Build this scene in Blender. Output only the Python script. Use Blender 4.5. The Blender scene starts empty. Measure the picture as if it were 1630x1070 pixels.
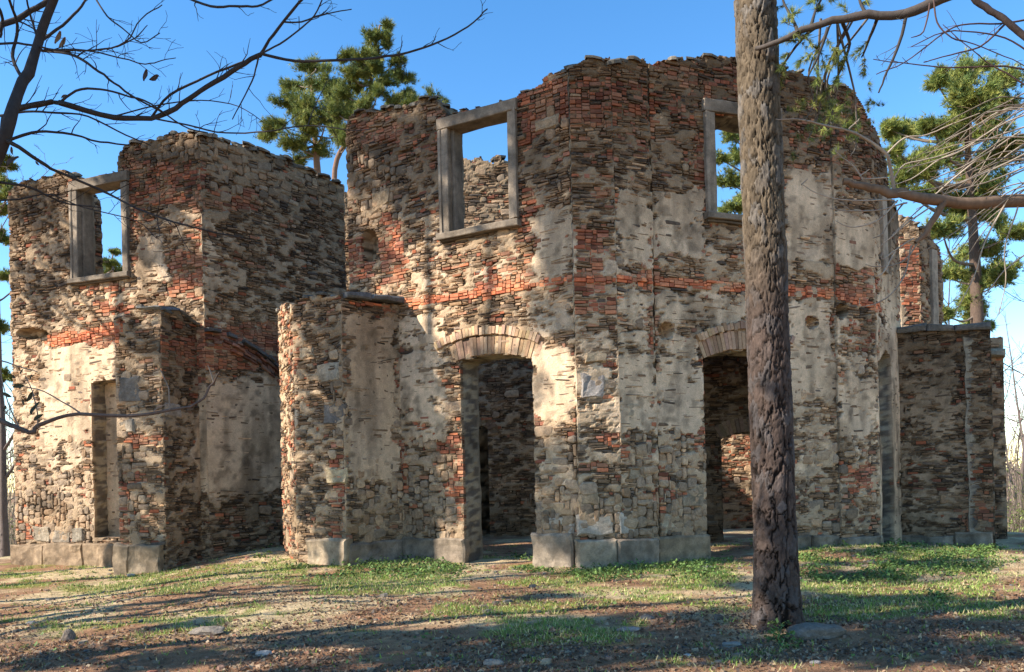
import bpy, math, random
import numpy as np
from mathutils import Vector, Matrix

rng = np.random.default_rng(7)
random.seed(7)
scene = bpy.context.scene
COL = scene.collection

# ------------------------------------------------------------------ camera
F, CX, CY = 1255.0, 815.0, 756.0            # focal length and principal point in photo pixels
ROLL = 0.024
EYE = np.array([0.0, 0.0, 1.7])
RV = np.array([math.cos(ROLL), 0, -math.sin(ROLL)])
UV = np.array([math.sin(ROLL), 0, math.cos(ROLL)])
FV = np.array([0, 1.0, 0])
cam_d = bpy.data.cameras.new('camera')
cam = bpy.data.objects.new('camera', cam_d); COL.objects.link(cam)
cam_d.sensor_width = 36; cam_d.lens = 36 * F / 1630
cam_d.shift_y = (CY - 535) / 1630
cam_d.clip_start = 0.1; cam_d.clip_end = 3000
cam.matrix_world = Matrix(((RV[0], UV[0], 0, EYE[0]), (RV[1], UV[1], -1, EYE[1]), (RV[2], UV[2], 0, EYE[2]), (0, 0, 0, 1)))
scene.camera = cam

# ------------------------------------------------------------------ sun, sky, exposure
SUN_EL = math.radians(33)
SUN_AZ = math.radians(18)                    # measured from -x towards the camera
SDIR = Vector((-math.cos(SUN_AZ) * math.cos(SUN_EL), -math.sin(SUN_AZ) * math.cos(SUN_EL), math.sin(SUN_EL)))
sl = bpy.data.lights.new('sun', 'SUN'); sl.energy = 5.0; sl.angle = math.radians(0.55); sl.color = (1.0, 0.93, 0.83)
so = bpy.data.objects.new('sun', sl); COL.objects.link(so)
so.rotation_euler = SDIR.to_track_quat('Z', 'Y').to_euler(); so.location = (-30, -10, 30)
world = bpy.data.worlds.new('World'); scene.world = world; world.use_nodes = True
wn = world.node_tree; bg = wn.nodes['Background']
sky = wn.nodes.new('ShaderNodeTexSky'); sky.sky_type = 'NISHITA'; sky.sun_disc = False
sky.sun_elevation = SUN_EL; sky.sun_rotation = math.atan2(SDIR.x, SDIR.y)
sky.altitude = 300; sky.air_density = 1.0; sky.dust_density = 0.05; sky.ozone_density = 1.6
hs = wn.nodes.new('ShaderNodeHueSaturation'); hs.inputs['Saturation'].default_value = 1.30; hs.inputs['Value'].default_value = 0.95
wn.links.new(sky.outputs[0], hs.inputs['Color']); wn.links.new(hs.outputs[0], bg.inputs[0]); bg.inputs[1].default_value = 0.15
scene.view_settings.view_transform = 'Standard'; scene.view_settings.look = 'None'
scene.view_settings.exposure = 1.15; scene.view_settings.gamma = 1.0
scene.view_settings.use_curve_mapping = False
scene.cycles.use_denoising = True
scene.cycles.max_bounces = 5; scene.cycles.diffuse_bounces = 4

# ------------------------------------------------------------------ projection helpers
def ray(px, py):
    du = (np.asarray(px, float) - CX) / F; dv = (CY - np.asarray(py, float)) / F
    return du[..., None] * RV + dv[..., None] * UV + FV
def at(px, py, d):
    return EYE + ray(px, py) * np.asarray(d, float)[..., None]
def proj(P):
    q = np.asarray(P, float) - EYE
    dd = np.maximum(q @ FV, 0.01)
    return CX + F * (q @ RV) / dd, CY - F * (q @ UV) / dd

# ------------------------------------------------------------------ noise
def _h(ix, iy, iz, s):
    n = (ix.astype(np.int64) * 374761393 + iy.astype(np.int64) * 668265263 + iz.astype(np.int64) * 2147483647 + s * 974634777) & 0xffffffff
    n = ((n ^ (n >> 13)) * 1274126177) & 0xffffffff
    n = ((n ^ (n >> 16)) * 2246822519) & 0xffffffff
    return ((n ^ (n >> 15)) & 0xffffff) / float(0xffffff)
def vn(x, y, z=0.0, s=0):
    x, y, z = np.broadcast_arrays(np.asarray(x, float), y, z)
    ix, iy, iz = np.floor(x), np.floor(y), np.floor(z)
    fx, fy, fz = x - ix, y - iy, z - iz
    fx = fx * fx * (3 - 2 * fx); fy = fy * fy * (3 - 2 * fy); fz = fz * fz * (3 - 2 * fz)
    r = 0
    for a in (0, 1):
        for b in (0, 1):
            wxy = (fx if a else 1 - fx) * (fy if b else 1 - fy)
            if np.all(fz == 0):
                r = r + wxy * _h(ix + a, iy + b, iz, s)
            else:
                r = r + wxy * ((1 - fz) * _h(ix + a, iy + b, iz, s) + fz * _h(ix + a, iy + b, iz + 1, s))
    return r
def fbm(x, y, z=0.0, o=4, s=0, g=0.5):
    a, t, r = 1.0, 0.0, 0
    x = np.asarray(x, float); y = np.asarray(y, float); z = np.asarray(z, float)
    for i in range(o):
        r = r + a * vn(x, y, z, s + i * 17); t += a; a *= g
        x = x * 2.03 + 5.1; y = y * 2.01 + 1.7; z = z * 2.02
    return r / t
def ss(a, b, x):
    t = np.clip((np.asarray(x, float) - a) / (b - a), 0, 1); return t * t * (3 - 2 * t)
def worley(x, y, s=0, per=None):
    ix, iy = np.floor(x), np.floor(y)
    f1 = np.full(x.shape, 9.0); f2 = np.full(x.shape, 9.0); cid = np.zeros(x.shape)
    for a in (-1, 0, 1):
        for b in (-1, 0, 1):
            cx, cy = ix + a, iy + b
            kx = np.mod(cx, per) if per else cx
            jx = _h(kx, cy, cx * 0, s); jy = _h(kx, cy, cx * 0 + 3, s + 5)
            d = np.hypot(cx + jx - x, cy + jy - y)
            m = d < f1
            f2 = np.where(m, f1, np.minimum(f2, d)); cid = np.where(m, _h(kx, cy, cx * 0 + 7, s + 9), cid); f1 = np.where(m, d, f1)
    return f1, f2, cid

def smooth_path(pts, n=4):
    pts = np.asarray(pts, float); m = len(pts); t = np.arange(m); tt = np.linspace(0, m - 1, (m - 1) * n + 1)
    out = []
    for k in tt:
        i = min(int(k), m - 2); f = k - i
        p0 = pts[max(i - 1, 0)]; p1 = pts[i]; p2 = pts[i + 1]; p3 = pts[min(i + 2, m - 1)]
        out.append(.5 * ((2 * p1) + (-p0 + p2) * f + (2 * p0 - 5 * p1 + 4 * p2 - p3) * f * f + (-p0 + 3 * p1 - 3 * p2 + p3) * f ** 3))
    return np.array(out)
# ------------------------------------------------------------------ object helpers
def tag(o, label=None, cat=None, group=None, kind=None):
    if label: o['label'] = label
    if cat: o['category'] = cat
    if group: o['group'] = group
    if kind: o['kind'] = kind
    return o
def empty(name, loc):
    o = bpy.data.objects.new(name, None); COL.objects.link(o); o.location = tuple(float(v) for v in loc); o.empty_display_size = 0.2
    return o
def mesh_obj(name, V, faces, mat=None, parent=None, col=None, smooth=False):
    """V (n,3); faces: list of int arrays (m,k) of one k each"""
    V = np.ascontiguousarray(V, dtype=np.float32)
    me = bpy.data.meshes.new(name)
    if not isinstance(faces, (list, tuple)): faces = [faces]
    faces = [np.asarray(f, dtype=np.int32) for f in faces if len(f)]
    me.vertices.add(len(V)); me.vertices.foreach_set('co', V.ravel())
    loops = np.concatenate([f.ravel() for f in faces]); tot = np.concatenate([np.full(len(f), f.shape[1], np.int32) for f in faces])
    me.loops.add(len(loops)); me.loops.foreach_set('vertex_index', loops)
    me.polygons.add(len(tot)); st = np.zeros(len(tot), np.int32); st[1:] = np.cumsum(tot)[:-1]
    me.polygons.foreach_set('loop_start', st); me.polygons.foreach_set('loop_total', tot)
    me.polygons.foreach_set('use_smooth', np.full(len(tot), bool(smooth)))
    me.update(calc_edges=True)
    if col is not None:
        ca = me.color_attributes.new('col', 'FLOAT_COLOR', 'POINT')
        c = np.ones((len(V), 4), np.float32); c[:, :3] = col
        ca.data.foreach_set('color', c.ravel())
    if mat: me.materials.append(mat)
    o = bpy.data.objects.new(name, me); COL.objects.link(o)
    if parent:
        put(o, parent)
    return o
def put(o, parent):
    o.parent = parent
    top = parent
    if parent.type == 'EMPTY':
        o.location = -parent.location
    return o
class MB:
    def __init__(s): s.V = []; s.F = {}; s.C = []; s.n = 0
    def add(s, V, F, c=(1, 1, 1)):
        V = np.asarray(V, float); s.V.append(V)
        for f in (F if isinstance(F, (list, tuple)) and len(F) and isinstance(F[0], np.ndarray) else [np.asarray(F)]):
            s.F.setdefault(f.shape[1], []).append(f + s.n)
        s.C.append(np.broadcast_to(np.asarray(c, float), V.shape)); s.n += len(V)
    def build(s, name, mat, parent=None, smooth=False):
        return mesh_obj(name, np.concatenate(s.V), [np.concatenate(v) for v in s.F.values()], mat, parent, np.concatenate(s.C), smooth)

# ------------------------------------------------------------------ materials
def material(name, rough=0.9, noise=(40, 0.35), bump=(60, 0.25, 0.01), noise2=None, spec=0.2, stretch=None, fixed=None, trans=0):
    m = bpy.data.materials.new(name); m.use_nodes = True
    nt = m.node_tree; N = nt.nodes; L = nt.links; b = N['Principled BSDF']
    b.inputs['Roughness'].default_value = rough
    b.inputs['Specular IOR Level'].default_value = spec
    tc = N.new('ShaderNodeTexCoord'); src = tc.outputs['Object']
    if stretch:
        mp = N.new('ShaderNodeMapping'); mp.inputs['Scale'].default_value = stretch
        L.new(src, mp.inputs[0]); src = mp.outputs[0]
    if fixed is None:
        at_ = N.new('ShaderNodeAttribute'); at_.attribute_name = 'col'; c = at_.outputs['Color']
    else:
        rg = N.new('ShaderNodeRGB'); rg.outputs[0].default_value = (*fixed, 1); c = rg.outputs[0]
    for sc_, amt in [noise] + ([noise2] if noise2 else []):
        n = N.new('ShaderNodeTexNoise'); n.inputs['Scale'].default_value = sc_; n.inputs['Detail'].default_value = 5; n.inputs['Roughness'].default_value = 0.65
        L.new(src, n.inputs['Vector'])
        mr = N.new('ShaderNodeMapRange'); mr.inputs['From Min'].default_value = 0.3; mr.inputs['From Max'].default_value = 0.7
        mr.inputs['To Min'].default_value = 1 - amt; mr.inputs['To Max'].default_value = 1 + amt
        L.new(n.outputs['Fac'], mr.inputs[0])
        mx = N.new('ShaderNodeVectorMath'); mx.operation = 'SCALE'
        L.new(c, mx.inputs[0]); L.new(mr.outputs[0], mx.inputs['Scale']); c = mx.outputs[0]
    L.new(c, b.inputs['Base Color'])
    if bump:
        n = N.new('ShaderNodeTexNoise'); n.inputs['Scale'].default_value = bump[0]; n.inputs['Detail'].default_value = 6; n.inputs['Roughness'].default_value = 0.7
        L.new(src, n.inputs['Vector'])
        bp = N.new('ShaderNodeBump'); bp.inputs['Strength'].default_value = bump[1]; bp.inputs['Distance'].default_value = bump[2]
        L.new(n.outputs['Fac'], bp.inputs['Height']); L.new(bp.outputs[0], b.inputs['Normal'])
    if trans:
        tr = N.new('ShaderNodeBsdfTranslucent'); L.new(c, tr.inputs[0])
        ms = N.new('ShaderNodeMixShader'); ms.inputs[0].default_value = trans
        out = N['Material Output']; L.new(b.outputs[0], ms.inputs[1]); L.new(tr.outputs[0], ms.inputs[2]); L.new(ms.outputs[0], out.inputs[0])
    return m
M_plaster = material('plaster_and_mortar', 0.95, (9, 0.16), (30, 0.9, 0.02), (55, 0.22), spec=0.1)
M_stone = material('rubble_stone', 0.9, (16, 0.32), (40, 0.9, 0.015), (90, 0.28), spec=0.12)
M_brick = material('fired_brick', 0.9, (14, 0.22), (50, 0.5, 0.008), (80, 0.2), spec=0.12)
M_concrete = material('weathered_concrete', 0.9, (5, 0.4), (40, 0.5, 0.01), (50, 0.2), spec=0.15)
M_bark = material('pine_bark', 0.9, (22, 0.25), (60, 0.7, 0.012), (90, 0.2), spec=0.12, stretch=(1, 1, 0.45))
M_twig = material('bare_bark', 0.85, (20, 0.25), (60, 0.4, 0.005), spec=0.15, stretch=(1, 1, 0.5))
M_needle = material('pine_needles', 0.6, (3, 0.25), None, spec=0.25, trans=0.25)
M_leaf = material('leaves', 0.6, (12, 0.2), None, spec=0.25, trans=0.25)
M_ground = material('earth', 0.97, (9, 0.3), (30, 1.0, 0.04), (70, 0.45), spec=0.05)

# ------------------------------------------------------------------ what the wall faces carry (photo pixels, back-projected on each wall)
def soft(prims, x, y, e=9.0):
    r = np.zeros(np.shape(x))
    for p in prims:
        x0, y0, x1, y1, w = p
        sx = ss(x0 - e, x0 + e, x) * (1 - ss(x1 - e, x1 + e, x))
        sy = ss(y0 - e, y0 + e, y) * (1 - ss(y1 - e, y1 + e, y))
        r = np.maximum(r, w * sx * sy)
    return r
PLASTER = [
 (62, 548, 190, 705, 1.0), (30, 560, 60, 700, .6), (150, 610, 190, 860, .9), (38, 360, 108, 540, .5), (60, 640, 130, 760, .6),
 (214, 372, 268, 446, .9), (320, 350, 350, 490, .65), (265, 330, 320, 365, .6), (150, 440, 260, 520, .45), (70, 700, 150, 800, .35),
 (312, 608, 470, 780, 1.4), (330, 750, 460, 800, .5), (340, 560, 450, 620, .35), (330, 330, 560, 560, .30),
 (556, 500, 632, 760, .95), (560, 760, 640, 850, .45),
 (632, 500, 712, 700, .72), (648, 380, 700, 470, .5), (690, 420, 760, 500, .35), (560, 260, 700, 360, .25), (700, 380, 830, 470, .45),
 (848, 340, 914, 445, .85), (840, 455, 914, 560, .45), (850, 545, 914, 665, .95), (850, 660, 914, 780, .5),
 (915, 200, 978, 360, .3), (960, 390, 985, 460, .6), (918, 585, 972, 640, .75), (918, 500, 978, 580, .6), (918, 640, 978, 800, .4),
 (982, 305, 1042, 425, .85), (984, 455, 1040, 560, .6), (980, 560, 1042, 690, .95), (980, 690, 1120, 800, .45),
 (1044, 300, 1125, 408, .95), (1124, 360, 1180, 420, .55), (1044, 456, 1240, 520, .7), (1044, 520, 1120, 600, .75), (1044, 590, 1122, 690, .95), (1085, 650, 1125, 800, .5),
 (1250, 270, 1332, 420, .95), (1250, 478, 1332, 640, .92), (1262, 640, 1332, 760, .5),
 (1332, 340, 1400, 430, .9), (1334, 500, 1400, 600, .5), (1334, 600, 1400, 700, .75), (1334, 700, 1400, 850, .4),
 (1398, 300, 1436, 880, .95), (1436, 560, 1452, 860, .6), (1448, 570, 1530, 700, .62), (1448, 700, 1530, 860, .55),
 (735, 585, 758, 710, 1.1), (756, 600, 776, 690, .4), (776, 700, 845, 860, .35),
]
BRICK = [
 (76, 530, 192, 552, 1.1), (150, 470, 198, 505, .9), (190, 255, 320, 330, .75), (300, 320, 322, 480, .9), (265, 400, 318, 470, .8), (325, 300, 410, 335, 1.0),
 (205, 320, 222, 440, .7), (120, 440, 200, 470, .6), (100, 285, 118, 330, .8), (60, 360, 80, 420, .4), (125, 625, 150, 712, .95), (60, 770, 90, 800, .7), (30, 830, 60, 860, .8),
 (310, 512, 455, 590, 1.0), (255, 535, 315, 585, .9), (300, 580, 330, 740, .5), (185, 690, 250, 712, .9), (185, 745, 230, 850, .55), (330, 815, 400, 840, .5),
 (445, 500, 472, 640, .55), (520, 700, 550, 860, .75), (530, 520, 550, 620, .3), (620, 560, 634, 625, 1.0), (632, 690, 648, 790, .85), (606, 500, 622, 540, .6),
 (556, 180, 706, 265, .55), (560, 195, 640, 235, .85), (548, 375, 590, 455, .75), (602, 340, 640, 455, .95), (680, 370, 705, 470, .5), (700, 380, 870, 440, .42), (755, 400, 850, 470, .7),
 (820, 140, 850, 240, .9), (826, 300, 856, 400, .85), (845, 125, 978, 205, .92), (880, 235, 978, 260, .5),
 (916, 365, 962, 470, 1.05), (916, 470, 985, 500, .9), (916, 300, 975, 322, .9), (940, 580, 985, 600, .6), (920, 625, 980, 640, .75), (945, 690, 988, 715, 1.0), (918, 735, 960, 755, .85),
 (1022, 350, 1044, 440, .9), (1018, 435, 1046, 560, .9), (975, 200, 1042, 260, .45), (978, 100, 1180, 200, .62), (1030, 560, 1046, 720, .6), (985, 680, 1050, 735, .6), (1030, 780, 1090, 800, .9), (1040, 740, 1060, 840, .7),
 (1100, 210, 1125, 340, .8), (1100, 380, 1125, 410, .7), (1098, 570, 1128, 640, .8), (1090, 680, 1128, 720, .7), (1085, 790, 1125, 800, .9),
 (1250, 150, 1400, 290, .5), (1330, 420, 1400, 480, .75), (1332, 510, 1400, 560, .7), (1332, 590, 1350, 620, 1.0), (1336, 740, 1390, 790, .8), (1262, 780, 1400, 860, .35), (1270, 500, 1330, 540, .55),
 (1430, 380, 1465, 520, .95), (1405, 620, 1425, 860, .4), (1520, 780, 1580, 870, .6), (1530, 590, 1585, 620, .6), (1440, 740, 1450, 830, .6),
 (700, 585, 735, 640, .6), (708, 640, 735, 700, .4), (540, 600, 556, 700, .2), (706, 720, 735, 830, .85), (650, 660, 700, 700, .8), (690, 690, 735, 725, .8), (735, 700, 760, 850, .5),
 (845, 560, 862, 700, .75), (775, 600, 845, 740, .6),
]
BLOCK = [
 (20, 760, 150, 870, .9), (186, 560, 225, 880, .6), (520, 560, 552, 720, .5), (850, 790, 1126, 860, 1.0), (850, 690, 920, 800, .6), (1000, 700, 1126, 800, .6),
 (560, 250, 640, 360, .6), (560, 700, 735, 860, .55), (230, 215, 330, 255, .7), (330, 220, 560, 330, .5), (925, 590, 975, 640, .5), (1262, 700, 1400, 850, .35), (730, 255, 810, 380, .3), (1440, 560, 1600, 870, .25),
 (848, 150, 905, 205, .5),
]
STRING = []   # filled per wall: regular brick courses
BIGHOLES = [(50, 531, 26, 9), (1061, 526, 12, 12), (1293, 513, 9, 10), (1341, 495, 10, 12), (588, 392, 14, 26)]

SLATE_C = np.array([(.115, .10, .082), (.16, .135, .10), (.085, .077, .066), (.21, .17, .12), (.14, .11, .078), (.10, .095, .088), (.27, .215, .15), (.19, .14, .095), (.24, .18, .115), (.18, .15, .115)])
BLOCK_C = np.array([(.30, .26, .20), (.25, .225, .18), (.34, .295, .22), (.21, .19, .155), (.29, .23, .16)])
BRICK_C = np.array([(.31, .125, .072), (.25, .10, .062), (.36, .155, .09), (.20, .085, .058), (.31, .18, .125), (.17, .08, .058), (.29, .145, .105), (.24, .14, .10)])

RUIN_LOC = np.array([0.0, 17.0, -0.2])
ruin = empty('ruined_chapel', RUIN_LOC)
tag(ruin, 'roofless ruined chapel of crumbling brick, slate rubble and beige plaster', 'ruin')

STONES = []      # dicts of arrays: collected for all walls
def stone_template(kind, c, du, dv, n, fr, bk, seed, colr, O, U, V, N, tilt):
    pass

class Wall:
    def __init__(s, P0, P1, thick=0.65, zb=-0.7, top=None, topz=None, holes=(), res=0.036, stain=0.95, cover=1.0, dark=0.0, back=True, flip=False, stones=True, name='wall', rag=0.05, tone=1.0, niche=None, plast=None, brk=None):
        s.P0 = np.array([*P0, 0.0]); s.P1 = np.array([*P1, 0.0])
        s.L = np.linalg.norm(s.P1 - s.P0); s.U = (s.P1 - s.P0) / s.L
        s.N = np.array([s.U[1], -s.U[0], 0.0]) * (-1 if flip else 1); s.V = np.array([0, 0, 1.0])
        s.t = thick; s.zb = zb; s.res = res; s.stain = stain; s.cover = cover; s.rag = rag; s.tone = tone; s.niche = niche or []
        s.plast = plast; s.brk = brk
        if top:
            uz = [s.uz(x, y) for x, y in top]; uz.sort()
            s.tu = np.array([a for a, b in uz]); s.tz = np.array([b for a, b in uz])
        else:
            s.tu = np.array([0, s.L]); s.tz = np.array(topz, float)
        s.holes = []
        for h in holes:                 # (xl, xr, ymid, ybottom, [(x,y) top points])
            xl, xr, ym, yb, tp = h
            u0 = s.uz(xl, ym)[0]; u1 = s.uz(xr, ym)[0]
            z0 = s.zb - 1 if yb is None else s.uz((xl + xr) / 2, yb)[1]
            t = [s.uz(x, y) for x, y in tp]; t.sort()
            s.holes.append((u0, u1, z0, np.array([a for a, b in t]), np.array([b for a, b in t])))
        s.build(name, back)
        if stones: s.pack()
    def uz(s, px, py):
        d = ray(px, py); t = np.dot(s.P0 - EYE, s.N) / np.dot(d, s.N)
        p = EYE + d * t
        return float(np.dot(p - s.P0, s.U)), float(p[2])
    def pt(s, u, z, d=0.0):
        u = np.asarray(u, float); z = np.asarray(z, float); d = np.asarray(d, float)
        return s.P0 + u[..., None] * s.U + z[..., None] * s.V + d[..., None] * s.N
    def px(s, u, z): return proj(s.pt(u, z))
    def topz(s, u):
        q = np.floor(np.asarray(u) / 0.19)
        st = (_h(q, q * 0, q * 0, 11) - 0.5) * 2 * s.rag
        return np.interp(u, s.tu, s.tz) + st + (fbm(np.asarray(u) * 2.3, 0.3, s=5) - .5) * 2.0 * s.rag
    def hole_top(s, h, u): return np.interp(u, h[3], h[4])
    def inside(s, u, z):
        m = z < s.topz(u)
        for h in s.holes:
            m &= ~((u > h[0]) & (u < h[1]) & (z > h[2]) & (z < s.hole_top(h, u)))
        return m
    def fields(s, u, z):
        x, y = s.px(u, z)
        wx = x + (fbm(u * 3, z * 3, s=21) - .5) * 36; wy = y + (fbm(u * 3, z * 3, s=22) - .5) * 30
        P = soft(PLASTER, wx, wy) if s.plast is None else np.full(np.shape(u), s.plast)
        B = soft(BRICK, x + (fbm(u * 4, z * 4, s=23) - .5) * 22, y + (fbm(u * 4, z * 4, s=24) - .5) * 14, 5) if s.brk is None else np.full(np.shape(u), s.brk)
        K = soft(BLOCK, wx, wy)
        return x, y, P, B, K
    def in_string(s, x, y, m=0):
        r = np.zeros(np.shape(x), bool)
        for (x0, y0, x1, y1, th) in STRING:
            yy = y0 + (y1 - y0) * (x - x0) / (x1 - x0)
            r |= (x > x0) & (x < x1) & (np.abs(y - yy) < th / 2 + m)
        return r
    def sheet(s, u, z):
        """depth and colour of the plaster / mortar skin"""
        x, y, P, B, K = s.fields(u, z)
        n1 = fbm(u * 2.2 + s.P0[0], z * 5.5, s.P0[1], 5, 31, .6)
        n2 = fbm(u * 7, z * 22, s.P0[1], 3, 37)
        c = P * s.cover * 1.05 + (n1 - .5) * 1.25 + (n2 - .5) * .85
        st_ = s.in_string(x, y, 3)
        c = c - st_ * .8
        cov = ss(.47, .69, c)
        mort = fbm(u * 5, z * 9, s.P0[1], 4, 41)
        d = -0.045 + 0.060 * ss(.36, .66, mort) * (1 - .5 * ss(.4, .8, B))
        d = d * (1 - cov) + cov * (0.007 + 0.020 * (fbm(u * 1.1, z * 1.1, s=43) - .5) + .01 * (fbm(u * 6, z * 6, s=44) - .5))
        d = d + (fbm(u * .6, z * .6, s=45) - .5) * .05
        hole = np.zeros(np.shape(u))
        for hx, hy, rx, ry in BIGHOLES:
            r = np.hypot((x - hx) / rx, (y - hy) / ry) + (fbm(u * 9, z * 9, s=46) - .5) * .5
            hole = np.maximum(hole, 1 - ss(.8, 1.1, r))
        d = d - hole * .3
        t1 = .5 + 1.5 * (fbm(u * 1.3, z * 1.0, s.P0[1], 4, 51) - .5); t2 = fbm(u * 6, z * 6, s.P0[1], 4, 52); t3 = fbm(u * 4, z * .7, s.P0[1], 3, 53)
        pl = np.array([.66, .475, .305]) * (0.86 + .4 * t1)[..., None]
        pl = pl * (1 - .45 * ss(.50, .75, t2)[..., None]) * (1 - .38 * ss(.45, .75, t3)[..., None])
        gr = .8 * ss(.54, .70, fbm(u * 1.6, z * 1.6, s.P0[1], 3, 54))[..., None]
        pl = pl * (1 - gr) + gr * pl * np.array([.80, .82, .86])
        mo = np.array([.43, .305, .19]) * (0.68 + .6 * mort)[..., None]
        cc = pl * cov[..., None] + mo * (1 - cov[..., None])
        cc = cc * (1 - .75 * (1 - cov) * ss(.58, .38, mort))[..., None] * s.tone  # low-lying mortar darkened: crevice shade painted into the colour
        return d, cc, cov
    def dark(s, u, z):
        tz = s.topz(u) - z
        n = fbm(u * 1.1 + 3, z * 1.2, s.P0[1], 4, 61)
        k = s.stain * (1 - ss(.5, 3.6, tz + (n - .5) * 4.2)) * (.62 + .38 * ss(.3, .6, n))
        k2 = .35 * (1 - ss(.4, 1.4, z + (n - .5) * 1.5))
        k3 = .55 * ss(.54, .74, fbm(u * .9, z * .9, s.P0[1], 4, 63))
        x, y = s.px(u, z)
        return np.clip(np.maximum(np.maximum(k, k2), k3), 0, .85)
    def build(s, name, back):
        bu = {0.0, s.L}; bz = {s.zb}
        for h in s.holes:
            bu |= {float(np.clip(h[0], 0, s.L)), float(np.clip(h[1], 0, s.L))}; bz.add(float(max(h[2], s.zb)))
        bz.add(float(s.tz.max() + .25))
        def lines(b):
            b = sorted(b); o = [b[0]]
            for a, c in zip(b, b[1:]):
                if c - a < 1e-4: continue
                n = max(1, round((c - a) / s.res)); o += [a + (c - a) * i / n for i in range(1, n + 1)]
            return np.array(o)
        us, zs = lines(bu), lines(bz)
        nu, nz = len(us) - 1, len(zs) - 1
        uc = (us[1:] + us[:-1]) / 2; zc = (zs[1:] + zs[:-1]) / 2
        UC, ZC = np.meshgrid(uc, zc, indexing='ij')
        mk = s.inside(UC, ZC)
        UU, ZZ = np.meshgrid(us, zs, indexing='ij')
        d, c, cov = s.sheet(UU, ZZ)
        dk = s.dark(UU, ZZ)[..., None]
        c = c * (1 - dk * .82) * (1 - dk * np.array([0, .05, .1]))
        jit = (fbm(UU * 13, ZZ * 13, s=71) - .5) * .02
        front = s.pt(UU + jit, ZZ + (fbm(UU * 13, ZZ * 13, s=72) - .5) * .02, d)
        rough = (fbm(UU * 3, ZZ * 3, s=73) - .5) * .12
        backp = s.pt(UU, ZZ, -s.t + rough)
        idx = np.arange((nu + 1) * (nz + 1)).reshape(nu + 1, nz + 1); nV = idx.size
        I, J = np.nonzero(mk)
        fwd = s.N @ np.cross(s.U, s.V) > 0
        q = np.stack([idx[I, J], idx[I + 1, J], idx[I + 1, J + 1], idx[I, J + 1]], 1)
        if not fwd: q = q[:, ::-1]
        B4 = 4; mi, mj = nu // B4, nz // B4
        blk = mk[:mi * B4, :mj * B4].reshape(mi, B4, mj, B4).all(axis=(1, 3)); rest = mk.copy()
        rest[:mi * B4, :mj * B4] &= ~np.repeat(np.repeat(blk, B4, 0), B4, 1)
        bi, bj = np.nonzero(blk); bi, bj = bi * B4, bj * B4; ri, rj = np.nonzero(rest)
        qb = np.concatenate([np.stack([idx[bi, bj], idx[bi + B4, bj], idx[bi + B4, bj + B4], idx[bi, bj + B4]], 1), np.stack([idx[ri, rj], idx[ri + 1, rj], idx[ri + 1, rj + 1], idx[ri, rj + 1]], 1)])
        if fwd: qb = qb[:, ::-1]
        qb = qb + nV
        # boundary strips
        pad = np.zeros((nu + 2, nz + 2), bool); pad[1:-1, 1:-1] = mk
        E = []
        I_, J_ = np.nonzero(mk & ~pad[:-2, 1:-1]); E.append(np.stack([idx[I_, J_ + 1], idx[I_, J_]], 1))
        I_, J_ = np.nonzero(mk & ~pad[2:, 1:-1]); E.append(np.stack([idx[I_ + 1, J_], idx[I_ + 1, J_ + 1]], 1))
        I_, J_ = np.nonzero(mk & ~pad[1:-1, :-2]); E.append(np.stack([idx[I_, J_], idx[I_ + 1, J_]], 1))
        I_, J_ = np.nonzero(mk & ~pad[1:-1, 2:]); E.append(np.stack([idx[I_ + 1, J_ + 1], idx[I_, J_ + 1]], 1))
        E = np.concatenate(E)
        bv = np.unique(E); K = max(2, int(round(s.t / .1)))
        fr, bk = front.reshape(-1, 3)[bv], backp.reshape(-1, 3)[bv]
        lay = []; lcol = []
        for k in range(1, K):
            w = k / K; p = fr * (1 - w) + bk * w
            nn = (fbm(p[:, 0] * 5, p[:, 1] * 5, p[:, 2] * 8, 3, 81) - .5) * .09 * math.sin(math.pi * w) ** .5
            mm = (fbm(p[:, 0] * 5, p[:, 1] * 5, p[:, 2] * 8, 3, 82) - .5) * .09 * math.sin(math.pi * w) ** .5
            lay.append(p + nn[:, None] * s.U + mm[:, None] * s.V)
            cn = fbm(p[:, 0] * 4, p[:, 1] * 4, p[:, 2] * 12, 4, 83)
            base = np.where((cn > .5)[:, None], np.array([.36, .30, .21]), np.array([.17, .14, .11]))
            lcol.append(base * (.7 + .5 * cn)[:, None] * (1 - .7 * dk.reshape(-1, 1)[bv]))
        off = 2 * nV
        lid = np.full(nV, -1); lid[bv] = np.arange(len(bv))
        def layer(k, v):
            if k == 0: return v
            if k == K: return v + nV
            return off + (k - 1) * len(bv) + lid[v]
        Q = []
        for k in range(K):
            a, b = E[:, 0], E[:, 1]
            f = np.stack([layer(k, a), layer(k + 1, a), layer(k + 1, b), layer(k, b)], 1)
            if not fwd: f = f[:, ::-1]
            Q.append(f)
        cb = np.array([.26, .215, .155]) * (.6 + .8 * fbm(UU * 4, ZZ * 11, s.P1[1], 4, 91))[..., None]
        Vv = np.concatenate([front.reshape(-1, 3), backp.reshape(-1, 3)] + lay)
        Cc = np.concatenate([c.reshape(-1, 3), cb.reshape(-1, 3)] + lcol)
        faces = [np.concatenate([q, qb] + Q)] if back else [np.concatenate([q] + Q)]
        used = np.zeros(len(Vv), bool); used[faces[0].ravel()] = True
        rm = np.cumsum(used) - 1
        s.obj = mesh_obj(name, Vv[used], [rm[faces[0]]], M_plaster, ruin, Cc[used], smooth=False)
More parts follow.
